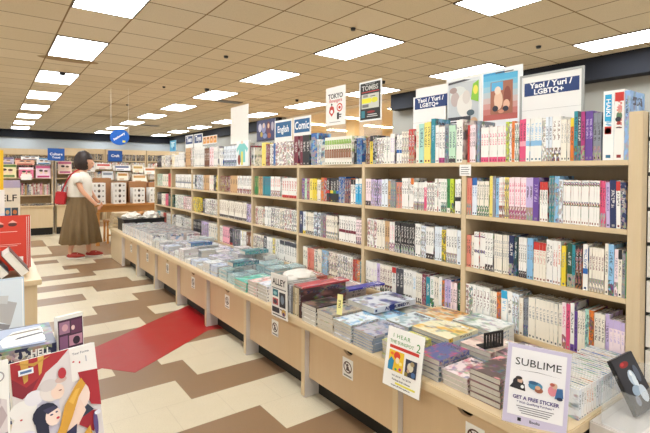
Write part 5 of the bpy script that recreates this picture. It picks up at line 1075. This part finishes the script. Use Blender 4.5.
for sgn in (1, -1):
    hip = vv(PP(-.04, .86, .085*sgn), .085, pel); du = .10 if sgn > 0 else -.10
    kn = vv(PP(-.02+du*.7, .47, .09*sgn), .055, hip); an = vv(PP(-.06+du*1.1, .09, .085*sgn), .034, kn); toe0 = vv(PP(-.02+du*1.1, .045, .085*sgn), .034, an); vv(PP(.09+du*1.1, .035, .09*sgn), .028, toe0)
    sh = vv(PP(-.055, 1.315, .15*sgn), .055, uc)
    if sgn < 0: el = vv(PP(.04, 1.08, -.21), .040, sh); wr = vv(PP(.215, .885, -.18), .027, el); vv(PP(.255, .845, -.175), .027, wr)
    else: el = vv(PP(.02, 1.08, .21), .040, sh); wr = vv(PP(.15, .90, .18), .027, el); vv(PP(.19, .865, .17), .027, wr)
me = bpy.data.meshes.new('body'); me.from_pydata(V, E_, []); body = bpy.data.objects.new('body', me); COL.objects.link(body)
sm = body.modifiers.new('skin', 'SKIN'); ss = body.modifiers.new('sub', 'SUBSURF'); ss.levels = 2; ss.render_levels = 2
for i, r in enumerate(RAD): me.skin_vertices[0].data[i].radius = (r, r)
me.skin_vertices[0].data[0].use_root = True
dg = bpy.context.evaluated_depsgraph_get(); m2 = bpy.data.meshes.new_from_object(body.evaluated_get(dg)); body.modifiers.clear(); body.data = m2
# head with face, joined into the same surface object
def blob(bm, c, rad, rot=None, sub=3, fn=None):
    r = bmesh.ops.create_icosphere(bm, subdivisions=sub, radius=1)
    A = Matrix((FW, LS, Vector((0, 0, 1)))).transposed()
    for v in r['verts']:
        p = v.co.copy()
        if fn: p = fn(p)
        v.co = c + A @ Vector((p.x*rad[0], p.y*rad[1], p.z*rad[2]))
    return r['verts']
HC_ = PP(.062, 1.508)
bm = bmesh.new(); bm.from_mesh(m2)
def headf(p):
    q = p.copy()
    if q.z < -.1: q.x *= 1-.0*q.z; q.y *= 1+.35*(q.z+.1)
    if q.x > .75 and abs(q.y) < .25 and -.35 < q.z < .05: q.x += .20*(1-abs(q.y)/.25)
    return q
blob(bm, HC_, (.088, .072, .112), fn=headf)
for s in (1, -1): blob(bm, HC_+LS*(.072*s)+FW*(-.005), (.018, .008, .028), sub=2)
# fingers of both hands
for (hu, hz, hs, sg) in ((.265, .835, -.175, -1), (.20, .855, .17, 1)):
    for k in range(4):
        blob(bm, PP(hu+.012+.006*k, hz-.03-.004*(1.5-abs(k-1.5)), hs+(k-1.5)*.016), (.010, .008, .034-.003*abs(k-1.5)), sub=2)
    blob(bm, PP(hu+.03, hz+.0, hs+.03*(-sg)), (.012, .010, .026), sub=2)
bm.to_mesh(m2); bm.free()
m2.materials.clear(); m2.materials.append(SKIN)
for p in m2.polygons: p.use_smooth = True
m2.name = 'body'; body.parent = woman; body.matrix_parent_inverse = Matrix.Translation(-PC)
def rings(name, prof, m, n=40, close=False, pleat=0, solid=.004, closed_top=False):
    """prof: list of (u, z, s, ru, rs, pleat amplitude)"""
    b = MB(); L = []
    for (u, z, s, ru, rs_r, pa) in prof:
        L.append([PP(u+ru*(1+pa*math.sin(i*13*6.28318/n*1.0)+pa*.5*math.sin(i*5*6.28318/n+1))*math.cos(6.28318*i/n), z, s+rs_r*(1+pa*math.sin(i*13*6.28318/n))*math.sin(6.28318*i/n)) for i in range(n)])
    for a, c in zip(L, L[1:]):
        for i in range(n): b.face([a[i], a[(i+1) % n], c[(i+1) % n], c[i]])
    if closed_top: b.face(L[-1])
    o = b.build(name, m, woman, merge=True, smooth=True); return o
rings('skirt', [(-.045, .235, 0, .26, .25, .15), (-.045, .245, 0, .27, .26, .15), (-.045, .5, 0, .24, .23, .12), (-.045, .75, 0, .20, .20, .08), (-.045, .88, 0, .178, .185, .04), (-.045, .985, 0, .145, .16, .015), (-.045, 1.01, 0, .135, .15, 0), (-.045, 1.015, 0, .10, .12, 0)], SKIRT, n=72)
rings('tshirt', [(-.05, .975, 0, .168, .178, .02), (-.05, 1.0, 0, .172, .182, .03), (-.05, 1.10, 0, .165, .178, .02), (-.045, 1.20, 0, .172, .188, .01), (-.055, 1.29, 0, .158, .19, 0), (-.055, 1.335, 0, .125, .17, 0), (-.03, 1.365, 0, .072, .10, 0), (-.02, 1.378, 0, .055, .06, 0)], SHIRT, n=36)
for sgn in (1, -1):
    a, c = PP(-.055, 1.325, .135*sgn), PP(-.005, 1.185, .205*sgn)
    b = MB(); d = (c-a).normalized(); e1 = d.orthogonal().normalized(); e2 = d.cross(e1); L = []
    for f_t, r in ((0, .055), (.15, .072), (.5, .074), (1, .068), (1.0, .050)):
        L.append([a+(c-a)*f_t+(e1*math.cos(6.28318*i/18)+e2*math.sin(6.28318*i/18))*r for i in range(18)])
    for q, w2 in zip(L, L[1:]):
        for i in range(18): b.face([q[i], q[(i+1) % 18], w2[(i+1) % 18], w2[i]])
    b.build('sleeve', SHIRT, woman, merge=True, smooth=True)
# hair: shoulder length, open at the face
bm = bmesh.new()
def hairf(p):
    q = p.copy()
    if q.z < 0: q.x = q.x*(1-.12*q.z)-.12*(-q.z); q.y *= 1+.1*(-q.z)
    d = 1+.05*mnoise.noise(p*5); return q*d
vs = blob(bm, PP(.005, 1.548), (.135, .112, .165), fn=hairf, sub=4)
kill = []
for v in bm.verts:
    rel = v.co-HC_; fu = rel.dot(FW); z = rel.z
    if fu > .035 and z < .045: kill.append(v)
bmesh.ops.delete(bm, geom=kill, context='VERTS')
me = bpy.data.meshes.new('hair'); bm.to_mesh(me); bm.free(); me.materials.append(HAIR)
for p in me.polygons: p.use_smooth = True
o = bpy.data.objects.new('hair', me); COL.objects.link(o); o.parent = woman; o.matrix_parent_inverse = Matrix.Translation(-PC); md = o.modifiers.new('thick', 'SOLIDIFY'); md.thickness = .012
b = MB()
for s in (1, -1):
    c = HC_+FW*.079+LS*(.03*s)+Vector((0, 0, .004)); b.tube(c, c+FW*.005, .010, 10, .008)
b.build('eyes', INK, woman)
b = MB(); c = HC_+FW*.079+Vector((0, 0, -.055)); b.tube(c-LS*.018, c+LS*.018, .006, 8); b.build('mouth', flat('lip', 'b05a54'), woman)
# shoes
for sgn in (1, -1):
    du = .10 if sgn > 0 else -.10
    bm = bmesh.new()
    def shf(p):
        q = p.copy(); q.z = max(q.z, -.55)
        if q.x > .1: q.z *= 1-.45*q.x
        return q
    blob(bm, PP(.03+du*1.1, .046, .088*sgn), (.135, .046, .052), fn=shf)
    me = bpy.data.meshes.new('shoe'); bm.to_mesh(me); bm.free(); me.materials.append(SHOE)
    for p in me.polygons: p.use_smooth = True
    o = bpy.data.objects.new('shoe', me); COL.objects.link(o); o.parent = woman; o.matrix_parent_inverse = Matrix.Translation(-PC)
    b = MB(); A = [PP(.03+du*1.1+.14*math.cos(t_), 0, .088*sgn+.05*math.sin(t_)) for t_ in [6.28318*i/24 for i in range(24)]]
    b.face([p+Vector((0, 0, .018)) for p in A]); b.face([p+Vector((0, 0, .001)) for p in A][::-1])
    for i in range(24): b.face([A[i]+Vector((0, 0, .001)), A[(i+1) % 24]+Vector((0, 0, .001)), A[(i+1) % 24]+Vector((0, 0, .018)), A[i]+Vector((0, 0, .018))])
    b.build('sole', SOLE, o)
    b = MB()
    for q in range(3):
        c = PP(.06+.022*q+du*1.1, .088-.012*q, .088*sgn); b.tube(c-LS*.032-Vector((0, 0, .012)), c+LS*.032-Vector((0, 0, .012)), .008, 6)
    b.build('laces', SOLE, o)
# crossbody bag
bag = thing('shoulder_bag', PP(-.30, .88, -.02), 'small red crossbody bag hanging at the hip of the woman', 'bag')
Mb = frame(PP(-.36, .90, -.10), FW*.3+LS*.0+Vector((0, 0, -.03)), (0, 0, 1))
b = MB(); b.box((0, -.03, -.0), (.15, .17, .085), M=Mb); b.build('pouch', BAG, bag, bevel=.015)
b = MB(); pts = [PP(-.27, 1.06, -.13), PP(-.235, 1.13, -.145), PP(-.185, 1.23, -.165), PP(-.125, 1.33, -.165), PP(-.07, 1.395, -.075), PP(-.03, 1.41, .0)]
for p, q in zip(pts, pts[1:]): b.tube(p, q, .011, 8)
b.build('strap', BAG, bag)
